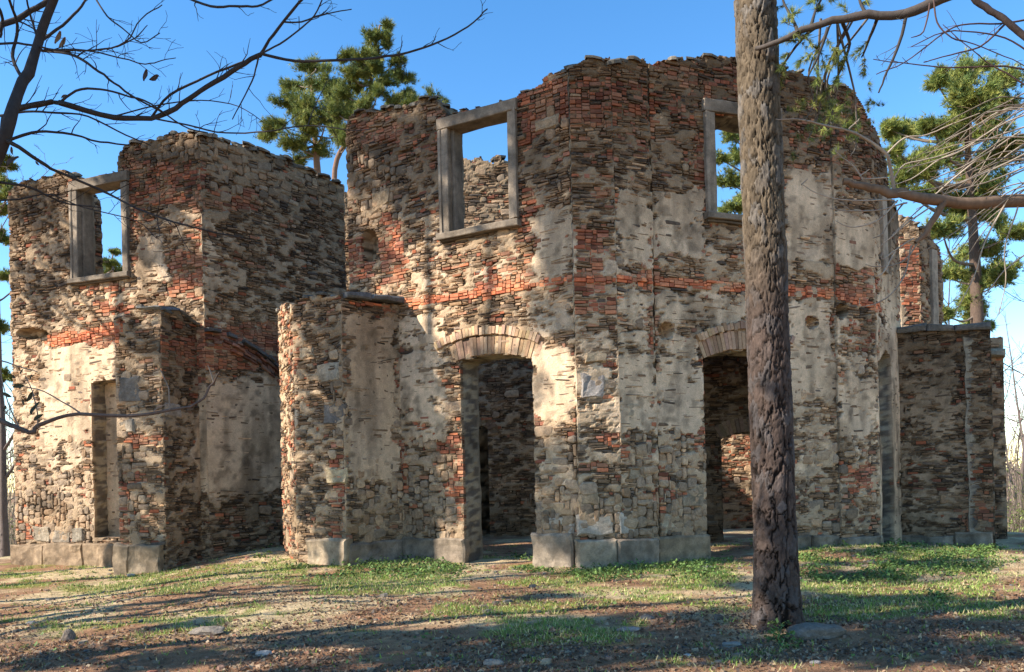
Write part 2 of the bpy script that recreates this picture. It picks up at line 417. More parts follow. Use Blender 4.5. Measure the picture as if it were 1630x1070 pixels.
    def pack(s):
        ch, cw = .028, .037
        z0 = max(s.zb, -.45)
        nz = int((s.tz.max() + .2 - z0) / ch); nu = int(s.L / cw)
        uc = (np.arange(nu) + .5) * cw; zc = z0 + (np.arange(nz) + .5) * ch
        UC, ZC = np.meshgrid(uc, zc, indexing='ij')
        occ = ~s.inside(UC, ZC)
        x, y, P, B, K = s.fields(UC, ZC)
        for hx, hy, rx, ry in BIGHOLES:
            occ |= np.hypot((x - hx) / rx, (y - hy) / ry) < 1.0
        strg = s.in_string(x, y) & (vn(UC * 1.3, ZC * .5, 2.0, 7) > .12)
        nb = fbm(UC * 3.1, ZC * 5, s.P0[0], 3, 101)
        rb = rng.random(UC.shape); rk = rng.random(UC.shape); rw = rng.random(UC.shape); rh = rng.random(UC.shape)
        isb = (B + (nb - .5) * 1.1 + (rb - .5) * .75 > .72) | strg
        isb |= (rb < .045)
        isk = (K * .8 + (rk - .5) * .7 > .55) & ~isb
        isk |= (rk > .992) & ~isb
        out = []
        occl = occ.T.tolist(); isbl = isb.T.tolist(); iskl = isk.T.tolist(); rwl = rw.T.tolist(); rhl = rh.T.tolist()
        for j in range(nz):
            row = occl[j]
            i = 0
            while i < nu:
                if row[i]: i += 1; continue
                if isbl[j][i]:
                    k = 1; h = 3 if rhl[j][i] < .5 else 2; w = 6 if rwl[j][i] < .55 else (3 if rwl[j][i] < .85 else 4)
                elif iskl[j][i]:
                    k = 2; h = 4 + int(rhl[j][i] * 5); w = 4 + int(rwl[j][i] * 8)
                else:
                    k = 0; h = 1 if rhl[j][i] < .62 else (2 if rhl[j][i] < .94 else 3); w = 3 + int((rwl[j][i] ** 1.5) * 9)
                ww = 0
                while ww < w and i + ww < nu and not row[i + ww]: ww += 1
                w = ww
                hh = 1
                while hh < h and j + hh < nz and not any(occl[j + hh][i:i + w]): hh += 1
                if k == 1 and hh < 2: k = 1
                if k == 2 and hh < 2: k = 0
                h = hh
                for jj in range(j, j + h):
                    r_ = occl[jj]
                    for ii in range(i, i + w): r_[ii] = True
                out.append((i, j, w, h, k))
                i += w
        if not out: return
        a = np.array(out, float)
        cu = (a[:, 0] + a[:, 2] / 2) * cw; cz = z0 + (a[:, 1] + a[:, 3] / 2) * ch
        hu = a[:, 2] * cw / 2; hz = a[:, 3] * ch / 2
        k = a[:, 4].astype(int); n = len(a)
        # wavy beds
        wob = (fbm(cu * .7, cz * .7, s=111) - .5) * .16
        wob2 = (fbm((cu + .1) * .7, cz * .7, s=111) - .5) * .16
        slope = np.where(k == 1, .3, 1.0) * (wob2 - wob) / .1
        reg = np.where(k == 1, .3, 1.0)
        cz = cz + wob * reg * (1 - .8 * s.in_string(*s.px(cu, cz), 8))
        d, sc, cov = s.sheet(cu, cz)
        dsh = d
        # stones whose front is below the plaster are left out
        fd = rng.normal(-.002, .009, n) + np.where(k == 2, .012, 0) + np.where(k == 1, -.004, 0) + (fbm(cu * .6, cz * .6, s=45) - .5) * .05
        ins = s.in_string(*s.px(cu, cz)) & (k == 1); fd = fd + ins * .022
        keep = fd > dsh - .012
        keep |= (cov < .5)
        keep &= ~((cov > .8) & (k != 1) & (_h(a[:, 0], a[:, 1], a[:, 2], 5) < .45))
        for h in s.holes:
            keep &= ~((cu > h[0] - .0) & (cu < h[1] + .0) & (cz > h[2]) & (cz < s.hole_top(h, cu)))
        cu, cz, hu, hz, k, fd, slope, cov = [v[keep] for v in (cu, cz, hu, hz, k, fd, slope, cov)]; n = len(cu)
        # colours
        ci = rng.integers(0, 1000, n)
        col = np.where((k == 1)[:, None], BRICK_C[ci % len(BRICK_C)], np.where((k == 2)[:, None], BLOCK_C[ci % len(BLOCK_C)], SLATE_C[ci % len(SLATE_C)]))
        lightsl = (k == 0) & (rng.random(n) < .16)
        col = np.where(lightsl[:, None], col * 1.9, col)
        col = col * rng.uniform(.70, 1.35, n)[:, None]
        # lime wash left on some faces
        wash = ss(.45, .75, fbm(cu * 1.4, cz * 2.2, s=121)) * rng.uniform(.1, .9, n) * np.where(k == 1, .55, .8)
        col = col * (1 - wash)[:, None] + np.array([.42, .32, .21]) * wash[:, None]
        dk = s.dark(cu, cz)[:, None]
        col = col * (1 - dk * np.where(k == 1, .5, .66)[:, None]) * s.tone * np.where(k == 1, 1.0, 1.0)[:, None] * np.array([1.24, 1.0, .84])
        ins = s.in_string(*s.px(cu, cz), 1) & (k == 1); col = np.where(ins[:, None], col * np.array([1.5, 1.25, 1.1]), col)
        x, y = s.px(cu, cz)
        STONES.append(dict(w=s, cu=cu, cz=cz, hu=hu, hz=hz, k=k, fd=fd, sl=slope, col=col, cov=cov, x=x, y=y))

def stone_mesh(w, cu, cz, hu, hz, k, fd, sl, col):
    """vectorised irregular stones: 8 point outline, bevel, crowned front"""
    n = len(cu); R = rng.random; M = 6 if (n and k.max() == 0) else 8
    gap = np.where(k == 1, .006, .005)
    hu = np.maximum(hu - gap, .012); hz = np.maximum(hz - gap, .008)
    cr = np.where(k == 1, .12, .42)[:, None]           # corner cut
    m = np.minimum(hu, hz)[:, None]
    cc = m * cr * (.6 + .9 * R((n, 8)))
    if M == 8:
        ux = np.stack([hu, hu, hu - cc[:, 2], -hu + cc[:, 3], -hu, -hu, -hu + cc[:, 6], hu - cc[:, 7]], 1)
        vz = np.stack([-hz + cc[:, 0], hz - cc[:, 1], hz, hz, hz - cc[:, 4], -hz + cc[:, 5], -hz, -hz], 1)
    else:
        q1 = R((n, 6)); cc = m * .5 * (.6 + 1.2 * R((n, 6)))
        ux = np.stack([hu, hu - cc[:, 1], -hu + cc[:, 2], -hu, -hu + cc[:, 4], hu - cc[:, 5]], 1)
        vz = np.stack([hz * (q1[:, 0] - .5) * 1.2, hz, hz, hz * (q1[:, 3] - .5) * 1.2, -hz, -hz], 1)
    jm = np.where(k == 1, .05, .16)[:, None] * m
    ux = ux + (R((n, M)) - .5) * 2 * jm; vz = vz + (R((n, M)) - .5) * 1.6 * jm
    # thin wedge shape for slates
    taper = np.where(k == 1, 0, 1)[:, None] * (R((n, 1)) - .5) * .5
    vz = vz * (1 + taper * ux / np.maximum(hu, .01)[:, None] * .6)
    rot = (sl + np.where(k == 1, .012, .05) * rng.normal(0, 1, n))[:, None]
    def T(a, b): return a - b * rot, b + a * rot
    bev = np.minimum(m * np.where(k == 1, .14, .32)[:, None], .02)
    tilt = (R((n, 1)) - .5) * np.where(k == 1, .02, .10)[:, None]; tilt2 = (R((n, 1)) - .5) * .1
    def ring(fac, dep, f):
        a = ux * (1 - fac / np.maximum(np.abs(hu), .01)[:, None]); b = vz * (1 - fac / np.maximum(hz, .008)[:, None])
        a2, b2 = T(a, b)
        dd = dep + f * (tilt * a + tilt2 * b + (R((n, M)) - .5) * np.where(k == 1, .004, .014)[:, None])
        return w.pt(cu[:, None] + a2, cz[:, None] + b2, dd)
    fdc = fd[:, None]
    r0 = ring(bev * 0 - .0, fdc * 0 - .09, 0); r1 = ring(bev * .15, fdc - bev * .8, 1); r2 = ring(bev * 1.1, fdc + 0 * bev, 1)
    ctr = w.pt(cu, cz, fd + np.where(k == 1, 0, .006))[:, None]
    if M == 6:                    # slates: flat flakes without a bevel ring
        r2 = ring(bev * .45, fdc + 0 * bev, 1); V = np.concatenate([r0, r2, ctr], 1)
        o = np.arange(6); o2 = (o + 1) % 6
        c = col[:, None, :] * (1 + (R((n, 13, 1)) - .5) * .22); c[:, 0:6] *= .6
        return V, np.stack([o, o2, o2 + 6, o + 6], 1), np.stack([o + 6, o2 + 6, o * 0 + 12], 1), c
    V = np.concatenate([r0, r1, r2, ctr], 1)              # n,25,3
    o = np.arange(M); o2 = (o + 1) % M
    q = np.concatenate([np.stack([o, o2, o2 + M, o + M], 1), np.stack([o + M, o2 + M, o2 + 2 * M, o + 2 * M], 1)])
    t = np.stack([o + 2 * M, o2 + 2 * M, o * 0 + 3 * M], 1)
    c = col[:, None, :] * (1 + (R((n, 3 * M + 1, 1)) - .5) * .22)
    c[:, 0:M] *= .8
    return V, q, t, c

# ------------------------------------------------------------------ plan of the ruin
def XY(px, py, d):
    p = at(px, py, d); return (p[0], p[1])
A0, A1 = XY(12, 300, 19.9), XY(320, 300, 17.9)
B1 = XY(548, 290, 21.1)
D0, D1 = XY(552, 290, 17.3), XY(914, 450, 14.42)
Pa, Pb, Pc = XY(914, 450, 14.33), XY(978, 300, 14.42), XY(1041, 450, 14.80)
E0, E1 = XY(1041, 450, 14.90), XY(1331, 470, 16.5)
Qa, Qb = XY(1331, 470, 16.42), XY(1394, 470, 16.95)
G0, G1 = XY(1392, 470, 17.05), XY(1434, 520, 18.9)
F0, F1 = XY(1428, 525, 18.6), XY(1577, 515, 17.9)

STRING[:] = [(648, 484, 916, 443, 13), (914, 446, 1042, 446, 11), (1040, 449, 1335, 469, 14), (1330, 470, 1402, 492, 14), (76, 545, 196, 520, 18), (560, 484, 650, 478, 8)]

wA = Wall(A0, A1, .6, top=[(8, 305), (30, 294), (62, 283), (85, 278), (100, 268), (112, 283), (116, 292), (186, 275), (190, 240), (215, 228), (250, 220), (288, 207), (330, 212)],
          holes=[(118, 200, 360, 446, [(100, 296), (160, 285), (210, 272)]), (147, 192, 700, 856, [(140, 610), (165, 604), (200, 604)])], zb=-.9)
# closed back of the ground-floor niche in the left wall
o_ = np.array([*wA.P0[:2]]) - wA.N[:2] * .42
ua, ub = wA.uz(135, 700)[0], wA.uz(225, 700)[0]
Wall(o_ + wA.U[:2] * ua, o_ + wA.U[:2] * ub, .2, zb=-.9, topz=(4.2, 4.2), plast=.85, brk=.1, stain=0, rag=.01)
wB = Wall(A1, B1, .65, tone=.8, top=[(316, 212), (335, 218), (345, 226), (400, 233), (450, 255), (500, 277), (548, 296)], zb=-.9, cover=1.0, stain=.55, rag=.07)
wD = Wall(D0, D1, .65, top=[(548, 210), (556, 186), (580, 180), (640, 168), (676, 158), (698, 165), (706, 178), (712, 185), (820, 158), (824, 150), (846, 138), (880, 118), (914, 103)],
          holes=[(709, 815, 270, 366, [(690, 190), (815, 165), (830, 163)]), (735, 850, 700, None, [(728, 577), (760, 568), (792, 564), (830, 567), (856, 573)])])
wP1 = Wall(Pa, Pb, .7, top=[(905, 105), (925, 100), (950, 97), (982, 98)])
wP2 = Wall(Pb, Pc, .7, top=[(972, 98), (1010, 99), (1048, 100)])
wE = Wall(E0, E1, .65, top=[(1036, 101), (1080, 98), (1110, 90), (1130, 87), (1170, 90), (1245, 108), (1290, 122), (1335, 138)],
          holes=[(1138, 1232, 270, 346, [(1120, 180), (1180, 188), (1260, 200)]), (1122, 1248, 700, None, [(1110, 573), (1140, 562), (1185, 557), (1225, 562), (1260, 573)])])
wQ = Wall(Qa, Qb, .7, top=[(1325, 134), (1345, 140), (1362, 150), (1375, 165), (1385, 190), (1400, 225)])
wG = Wall(G0, G1, .65, top=[(1390, 200), (1402, 230), (1410, 250), (1416, 300), (1422, 330), (1430, 345), (1440, 352)],
          holes=[(1402, 1417, 360, 432, [(1398, 305), (1425, 325)]), (1401, 1421, 700, None, [(1398, 575), (1410, 556), (1424, 575)])], res=.05)
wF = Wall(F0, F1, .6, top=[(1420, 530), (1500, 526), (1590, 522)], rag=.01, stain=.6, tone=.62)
# outer end of the annexe and the further wall end beyond it
F2 = (F1[0] + .25, F1[1] + 2.6)
Fd = (F1[0] - .06, F1[1] + .12)
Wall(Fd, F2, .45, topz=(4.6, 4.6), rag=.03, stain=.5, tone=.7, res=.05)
H0, H1 = XY(1566, 600, 20.2), XY(1598, 600, 20.0)
wH = Wall(H0, H1, .5, topz=(4.9, 4.9), rag=.02, stain=.4, res=.05)
# upper wall of the far bay (lit broken end and its window)
T0, T1 = XY(1433, 430, 21.0), XY(1464, 430, 21.0)
wT = Wall(T0, T1, .5, top=[(1425, 330), (1440, 345), (1470, 375)], rag=.15, stain=.3, res=.05, zb=1)
T2 = XY(1500, 430, 21.9)
wT2 = Wall(T1, T2, .5, top=[(1462, 362), (1480, 372), (1495, 395), (1505, 420)], rag=.12, stain=.5, res=.05, zb=1, holes=[(1480, 1489, 450, 560, [(1470, 400), (1500, 410)])])
# stub at the left: broken vault wall against wall A
SA0, SA1 = XY(184, 600, 17.1), XY(258, 600, 16.9)
SA2 = XY(322, 600, 18.1)
wSA = Wall(SA0, SA1, .8, top=[(180, 512), (188, 505), (215, 500), (222, 492), (262, 489)], zb=-.9, stain=.35, rag=.05)
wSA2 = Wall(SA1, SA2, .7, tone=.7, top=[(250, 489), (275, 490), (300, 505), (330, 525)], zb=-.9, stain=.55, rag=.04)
# stub at the centre left: broken end, sunlit flank and plastered flank
C0, C1, C2 = XY(470, 700, 16.1), XY(548, 700, 15.55), XY(642, 700, 16.62)
Cl = XY(447, 700, 17.3)
wC = Wall(C0, C1, .9, top=[(462, 492), (470, 478), (500, 473), (550, 468)], stain=.25, rag=.04)
wCl = Wall(Cl, C0, .5, plast=.12, brk=.45, top=[(440, 495), (452, 487), (476, 484)], stain=0, rag=.05)
wC2 = Wall(C1, C2, .45, top=[(540, 478), (600, 482), (650, 486)], stain=.5, rag=.01)
# inner cross walls seen through the doors and windows
I0, I1 = (-5.2, 22.6), (1.25, 22.0)
uq = None
wI = Wall(I0, I1, .6, plast=.1, brk=.2, top=[(480, 330), (600, 300), (700, 262), (740, 256), (775, 250), (800, 258), (860, 262), (890, 300)], rag=.14, stain=.5, tone=.95,
          holes=[(752, 778, 750, None, [(745, 690), (766, 676), (785, 690)])], res=.05)
J0, J1 = XY(1060, 700, 18.6), XY(1330, 700, 18.9)
Wall((-4.5, 23.6), (.9, 23.3), .3, topz=(4.2, 4.2), stones=False, res=.08, stain=.3)  # added wall closing off the slit doorway so that it goes dark
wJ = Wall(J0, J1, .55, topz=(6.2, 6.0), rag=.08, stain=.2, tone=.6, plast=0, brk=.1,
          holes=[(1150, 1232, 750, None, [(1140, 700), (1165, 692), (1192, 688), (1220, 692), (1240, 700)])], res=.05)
K0, K1 = XY(1145, 700, 23.2), XY(1270, 700, 22.9)
wK = Wall(K0, K1, .5, topz=(3.6, 3.4), rag=.1, stain=.1, plast=.15, brk=.5, res=.05)
# broken return wall seen inside the left window
R0, R1 = XY(100, 360, 20.0), XY(163, 360, 20.9)
wR = Wall(R0, R1, .5, zb=4, top=[(90, 290), (150, 300), (158, 315), (170, 330)], rag=.12, stain=.2, res=.05)

# ---- gather stones: the largest in view become parts, the rest one mesh per kind
allw = []; sizes = []; kinds = []
for si, S in enumerate(STONES):
    dist = 17.0
    for i in range(len(S['cu'])):
        pass
    ar = S['hu'] * S['hz'] * (1 - .8 * S['cov']) * ((S['x'] > 0) & (S['x'] < 1630) & (S['y'] > 0) & (S['y'] < 900))
    hid = (S['x'] > 1185) & (S['x'] < 1255)
    if S['w'] in (wI, wJ, wK, wR): ar = ar * .0
    ar = ar * (~hid)
    sizes.append(ar); kinds.append(S['k']); allw.append(np.full(len(ar), si))
sz = np.concatenate(sizes); kd = np.concatenate(kinds); ws = np.concatenate(allw); loc_i = np.concatenate([np.arange(len(a)) for a in sizes])
def pick(mask, n):
    idx = np.nonzero(mask)[0]; return idx[np.argsort(-sz[idx])[:n]]
ind_b = pick(kd == 1, 295); ind_s = pick(kd != 1, 295)
chosen = np.zeros(len(sz), bool); chosen[ind_b] = True; chosen[ind_s] = True
def sub(S, m): return {q: S[q][m] for q in ('cu', 'cz', 'hu', 'hz', 'k', 'fd', 'sl', 'col')}
for nm, km, mat in (('brickwork', True, M_brick), ('rubble_stonework', False, M_stone)):
    VV = []; QQ = []; TT = []; CC = []; off = 0
    for si, S in enumerate(STONES):
        m = (ws == si); loc = ~chosen[m]
        for kk_ in ((1,) if km else (0, 2)):
            mm = loc & (S['k'] == kk_)
            if not mm.any(): continue
            V, q, t, c = stone_mesh(S['w'], **sub(S, mm))
            n, nv = V.shape[:2]; base = off + np.arange(n)[:, None, None] * nv
            QQ.append((q[None] + base).reshape(-1, 4)); TT.append((t[None] + base).reshape(-1, 3)); VV.append(V.reshape(-1, 3)); CC.append(c.reshape(-1, 3)); off += n * nv
    o = mesh_obj(nm, np.concatenate(VV), [np.concatenate(QQ), np.concatenate(TT)], mat, ruin, np.clip(np.concatenate(CC), 0, 1))
    o['kind'] = 'stuff'
for nm, ids, mat in (('brick', ind_b, M_brick), ('stone', ind_s, M_stone)):
    for g in ids:
        S = STONES[ws[g]]; i = loc_i[g]; m = np.zeros(len(S['cu']), bool); m[i] = True
        V, q, t, c = stone_mesh(S['w'], **sub(S, m))
        o = mesh_obj(nm, V[0], [q, t], mat, None, np.clip(c[0], 0, 1)); o.parent = S['w'].obj
print('stones', len(sz))

# ------------------------------------------------------------------ dressed pieces
def box_uz(w, u0, u1, z0, z1, d0, d1, bev=.012, jit=.004, skew=None):
    """bevelled, slightly worn block in wall coordinates -> V,F"""
    cs = []
    def ring(d, k):
        return [(u0 + k, z0 + k, d), (u1 - k, z0 + k, d), (u1 - k, z1 - k, d), (u0 + k, z1 - k, d)]
    L = ring(d0, 0) + ring(d1 - bev, 0) + ring(d1, bev)
    a = np.array(L, float); a += (rng.random(a.shape) - .5) * 2 * jit
    if skew: a[:, 1] += skew * (a[:, 0] - u0)
    V = w.pt(a[:, 0], a[:, 1], a[:, 2])
    Fq = []
    for b in (0, 4):
        for i in range(4):
            j = (i + 1) % 4; Fq.append((b + i, b + j, b + 4 + j, b + 4 + i))
    Fq.append((8, 9, 10, 11)); Fq.append((3, 2, 1, 0))
    return V, np.array(Fq)
CONC = np.array([.21, .165, .12])
def refined(V, Fq, name, parent, col, seg=None, amp=.016, mat=None, scale=6):
    """subdivide a small block and roughen it a little so that it has worn faces"""
    import bmesh
    bm = bmesh.new(); vs = [bm.verts.new(v) for v in V]
    for f in Fq: bm.faces.new([vs[i] for i in f])
    bmesh.ops.subdivide_edges(bm, edges=[e for e in bm.edges if e.calc_length() > .08], cuts=(seg or 3), use_grid_fill=True)
    bmesh.ops.recalc_face_normals(bm, faces=bm.faces)
    P = np.array([v.co[:] for v in bm.verts])
    n = np.stack([fbm(P[:, 0] * scale, P[:, 1] * scale, P[:, 2] * scale, 3, 200 + i) - .5 for i in range(3)], 1) * 2 * amp
    for v, q in zip(bm.verts, n): v.co += Vector(q)
    P = np.array([v.co[:] for v in bm.verts])
    t = fbm(P[:, 0] * 2.5, P[:, 1] * 2.5, P[:, 2] * 2.5, 4, 210)
    t9 = fbm(P[:, 0] * 9, P[:, 1] * 9, P[:, 2] * 6, 4, 211)
    cc = np.asarray(col) * (.35 + 1.3 * t)[:, None] * (.6 + .8 * t9)[:, None]
    fs = {}
    for f in bm.faces: fs.setdefault(len(f.verts), []).append([v.index for v in f.verts])
    bm.verts.index_update()
    o = mesh_obj(name, P, [np.array(v) for v in fs.values()], mat or M_concrete, None, cc)
    bm.free(); put(o, parent)
    return o

def window_frame(w, xl, xr, ym, yt_l, yt_r, yb_l, yb_r, jw=.2, lh=.24, lab=None, depth=.34, right=True, left=True):
    fr = empty('window_frame', RUIN_LOC); fr.parent = ruin; fr.location = (0, 0, 0)
    if lab: fr['label'] = lab
    ul, ur = w.uz(xl, ym)[0], w.uz(xr, ym)[0]
    zt0, zt1 = w.uz(xl, yt_l)[1], w.uz(xr, yt_r)[1]; zb0, zb1 = w.uz(xl, yb_l)[1], w.uz(xr, yb_r)[1]
    zt, zb = (zt0 + zt1) / 2, (zb0 + zb1) / 2
    def add(nm, a, b, c, d, d0, d1, skew=0, col=CONC):
        V, Fq = box_uz(w, a, b, c, d, d0, d1, skew=skew)
        o = refined(V, Fq, nm, fr, col); o.location = -Vector(RUIN_LOC); return o
    add('lintel', ul - .06, ur + .06, zt - lh + .012, zt + .0, -depth, .075, (zt1 - zt0) / (ur - ul) * .3, CONC * .8)
    if left:
        add('jamb', ul, ul + jw, zb + .09, zt - lh + .01, -depth, .06)
        add('jamb_moulding', ul - .035, ul + .045, zb + .09, zt - lh, .0, .085, 0, CONC * 1.1)
        add('inner_jamb', ul + jw - .002, ul + jw + .07, zb + .09, zt - lh + .01, -depth, -.06, 0, CONC * .85)
    if right:
        add('jamb', ur - jw * .8, ur, zb + .09, zt - lh + .01, -depth, .055)
        add('jamb_moulding', ur - .04, ur + .04, zb + .09, zt - lh, .0, .08, 0, CONC * .95)
    add('sill', ul - .08, ur + .08, zb - .03, zb + .09, -depth, .15, (zb1 - zb0) / (ur - ul) * .3, CONC * .85)
    add('sill_fillet', ul - .03, ur + .03, zb - .075, zb - .03, -.1, .08, 0, CONC * .55)
    return fr
window_frame(wD, 703, 822, 270, 183, 160, 376, 362, lab='grey concrete window frame open to the sky with a broken wall behind')
window_frame(wA, 116, 204, 360, 292, 272, 452, 440, lab='concrete window frame leaning in the left wall', jw=.2)
window_frame(wE, 1124, 1240, 270, 168, 172, 352, 357, lab='concrete window frame partly behind the pine trunk', jw=.2)
# thin jamb strips of the far right windows
for (w, x0, x1, yt, yb) in ((wG, 1402, 1406, 310, 432), (wT2, 1482, 1487, 400, 520)):
    u0, z0 = w.uz(x0, yb); u1, z1 = w.uz(x1, yt)
    V, Fq = box_uz(w, u0, max(u1, u0 + .12), z0, z1, -.2, .08); o = refined(V, Fq, 'window_jamb', ruin, CONC * 1.5)

# plinth blocks
def plinth(w, xs, ytop, ybot, proud=.11, col=(.30, .28, .24), slope=.05):
    for a, b in zip(xs, xs[1:]):
        xm = (a + b) / 2
        u0, u1 = w.uz(a, (ytop + ybot) / 2)[0], w.uz(b, (ytop + ybot) / 2)[0]
        zt = w.uz(xm, ytop + random.uniform(-4, 4))[1]
        V, Fq = box_uz(w, u0 + .008, u1 - .008, -.75, zt, -.1, proud + random.uniform(-.02, .02), bev=.035, jit=.012)
        refined(V, Fq, 'plinth_block', ruin, np.array(col) * [.95, .76, .58] * random.uniform(.8, 1.12), seg=9, amp=.055, scale=3.6)
plinth(wA, [26, 78, 142, 192], 868, 905, .2, (.29, .25, .20))
plinth(wSA, [184, 210, 262], 868, 912, .12)
plinth(wC, [492, 556], 860, 897, .12)
plinth(wC2, [552, 640], 862, 892, .07, (.22, .21, .20))
plinth(wD, [640, 742], 860, 890, .07, (.24, .23, .215))
plinth(wD, [850, 915], 852, 892, .14, (.33, .32, .30))
plinth(wP1, [916, 981], 856, 895, .16, (.33, .315, .28))
plinth(wP2, [979, 1046], 856, 894, .13, (.26, .25, .235))
plinth(wE, [1046, 1127], 856, 892, .1, (.30, .27, .22))
plinth(wE, [1248, 1290, 1334], 852, 886, .1, (.25, .23, .20))
plinth(wQ, [1332, 1396], 852, 884, .12, (.24, .23, .21))
plinth(wG, [1396, 1402], 852, 880, .06); plinth(wF, [1432, 1520, 1582], 850, 876, .06, (.21, .20, .18))
# large stones lying over the plinth, pale blocks
def ashlar(w, px, col, proud=.012):
    x0, y0, x1, y1 = px
    u0 = w.uz(x0, (y0 + y1) / 2)[0]; u1 = w.uz(x1, (y0 + y1) / 2)[0]; z1 = w.uz((x0 + x1) / 2, y0)[1]; z0 = w.uz((x0 + x1) / 2, y1)[1]
    V, Fq = box_uz(w, u0 + .006, u1 - .006, z0 + .006, z1 - .006, -.08, proud, bev=.03, jit=.02)
    refined(V, Fq, 'block', ruin, np.array(col) * [1.05, .9, .74], seg=4, amp=.05, scale=4.5, mat=M_stone)
for w, px, col in [
    (wD, (854, 822, 914, 854), (.33, .32, .30)), (wP1, (918, 820, 976, 852), (.36, .35, .33)), (wP2, (985, 812, 1010, 850), (.38, .37, .35)), (wE, (1052, 818, 1082, 850), (.34, .31, .25)),
    (wE, (1086, 770, 1120, 808), (.30, .27, .22)), (wP2, (1000, 742, 1038, 764), (.28, .25, .20)), (wP1, (924, 596, 962, 632), (.26, .26, .27)), (wP1, (930, 560, 968, 578), (.33, .28, .21)),
    (wC, (516, 642, 548, 676), (.17, .165, .165)), (wC, (505, 576, 540, 608), (.26, .25, .22)), (wC, (518, 744, 552, 770), (.38, .34, .25)), (wC, (478, 552, 500, 570), (.28, .25, .20)),
    (wA, (52, 838, 80, 864), (.30, .28, .24)), (wA, (82, 842, 112, 864), (.27, .25, .22)), (wA, (114, 840, 134, 862), (.31, .30, .27)),
    (wSA, (190, 600, 222, 640), (.16, .16, .16)), (wSA, (188, 668, 214, 688), (.24, .23, .21)), (wD, (856, 800, 900, 820), (.32, .28, .22)),
    (wP1, (920, 780, 955, 806), (.30, .26, .2)), (wD, (590, 302, 622, 330), (.24, .20, .15)), (wD, (852, 186, 890, 206), (.27, .22, .16)), (wP2, (986, 640, 1020, 664), (.3, .27, .22)),
    (wSA2, (262, 640, 290, 665), (.22, .21, .2)), (wA, (330, 380, 330 + 1, 381), (.3, .3, .3))][:-1]:
    ashlar(w, px, col)

# brick arches over the two doors
def circ(p):
    (x1, y1), (x2, y2), (x3, y3) = p
    a = x1 * (y2 - y3) - y1 * (x2 - x3) + x2 * y3 - x3 * y2
    bx = (x1**2 + y1**2) * (y3 - y2) + (x2**2 + y2**2) * (y1 - y3) + (x3**2 + y3**2) * (y2 - y1)
    by = (x1**2 + y1**2) * (x2 - x3) + (x2**2 + y2**2) * (x3 - x1) + (x3**2 + y3**2) * (x1 - x2)
    cx, cy = -bx / (2 * a), -by / (2 * a); return cx, cy, math.hypot(x1 - cx, y1 - cy)
def arch(w, pts, th, d0, d1, step, colr, ext0=0, ext1=0):
    ar = empty('door_arch', (0, 0, 0)); ar.parent = ruin; ar.location = (0, 0, 0)
    cx, cy, R = circ([w.uz(*p) for p in pts])
    a0 = math.atan2(w.uz(*pts[0])[1] - cy, w.uz(*pts[0])[0] - cx); a1 = math.atan2(w.uz(*pts[2])[1] - cy, w.uz(*pts[2])[0] - cx)
    n = max(3, int(abs(a1 - a0) * R / step))
    for i in range(n):
        s0 = a0 + (a1 - a0) * (i + .035) / n; s1 = a0 + (a1 - a0) * (i + .965) / n
        rr = R + random.uniform(-.012, .012); t2 = th + random.uniform(-.03, .015); dd = d1 + random.uniform(-.022, .008)
        P = []
        for d, k in ((d0, 0), (dd - .006, 0), (dd, .006)):
            for (s_, r_) in ((s0, rr), (s1, rr), (s1, rr + t2), (s0, rr + t2)):
                m = (s0 + s1) / 2; s2 = s_ + (m - s_) * k * 12; r2 = r_ + (k if r_ == rr else -k)
                P.append((cx + r2 * math.cos(s2), cy + r2 * math.sin(s2), d))
        P = np.array(P); V = w.pt(P[:, 0], P[:, 1], P[:, 2])
        Fq = [(b + i_, b + (i_ + 1) % 4, b + 4 + (i_ + 1) % 4, b + 4 + i_) for b in (0, 4) for i_ in range(4)] + [(8, 9, 10, 11), (3, 2, 1, 0)]
        c = np.array(colr) * random.uniform(.6, 1.2) * np.array([1.1, random.uniform(.88, 1.0), random.uniform(.68, .86)])
        o = mesh_obj('brick', V, [np.array(Fq)], M_brick, None, np.tile(c, (12, 1))); o.parent = ar; o.location = -Vector(RUIN_LOC)
    return ar
PALEB = (.36, .27, .20)
arch(wD, [(722, 578), (787, 563), (856, 574)], .36, -.62, .03, .075, PALEB)
arch(wD, [(697, 558), (787, 532), (858, 547)], .17, -.25, .075, .075, (.44, .34, .25))
arch(wE, [(1120, 570), (1185, 556), (1250, 572)], .36, -.62, .03, .075, PALEB)
arch(wE, [(1112, 545), (1185, 525), (1258, 549)], .15, -.25, .075, .075, (.42, .32, .24))
arch(wJ, [(1148, 700), (1192, 687), (1236, 700)], .36, -.5, .03, .08, (.24, .19, .155))
arch(wI, [(752, 690), (766, 678), (780, 690)], .28, -.4, .02, .08, (.28, .22, .17))
# cap slabs over the stub and the annexe
def slab(w, pts, th, d0, d1, col, amp=.03, nm='capping_slab'):
    for (xa, ya), (xb, yb) in zip(pts, pts[1:]):
        u0, z0 = w.uz(xa, ya); u1, z1 = w.uz(xb, yb)
        V, Fq = box_uz(w, u0, u1 - .01, z0 - th, z0, d0, d1, bev=.04, jit=.02, skew=(z1 - z0) / (u1 - u0))
        refined(V, Fq, nm, ruin, np.array(col) * random.uniform(.85, 1.1), seg=4, amp=amp, scale=4, mat=M_stone)
slab(wC2, [(546, 466), (585, 468), (640, 476)], .12, -.5, .16, (.13, .13, .13))
slab(wF, [(1428, 522), (1475, 516), (1520, 518), (1578, 514)], .14, -.6, .12, (.13, .12, .105))
slab(wH, [(1570, 558), (1600, 556)], .2, -.5, .2, (.30, .25, .17))
slab(wSA2, [(255, 488), (285, 492), (320, 520)], .07, -.6, .06, (.12, .125, .135))
slab(wSA, [(218, 488), (258, 487)], .07, -.5, .08, (.2, .2, .19))
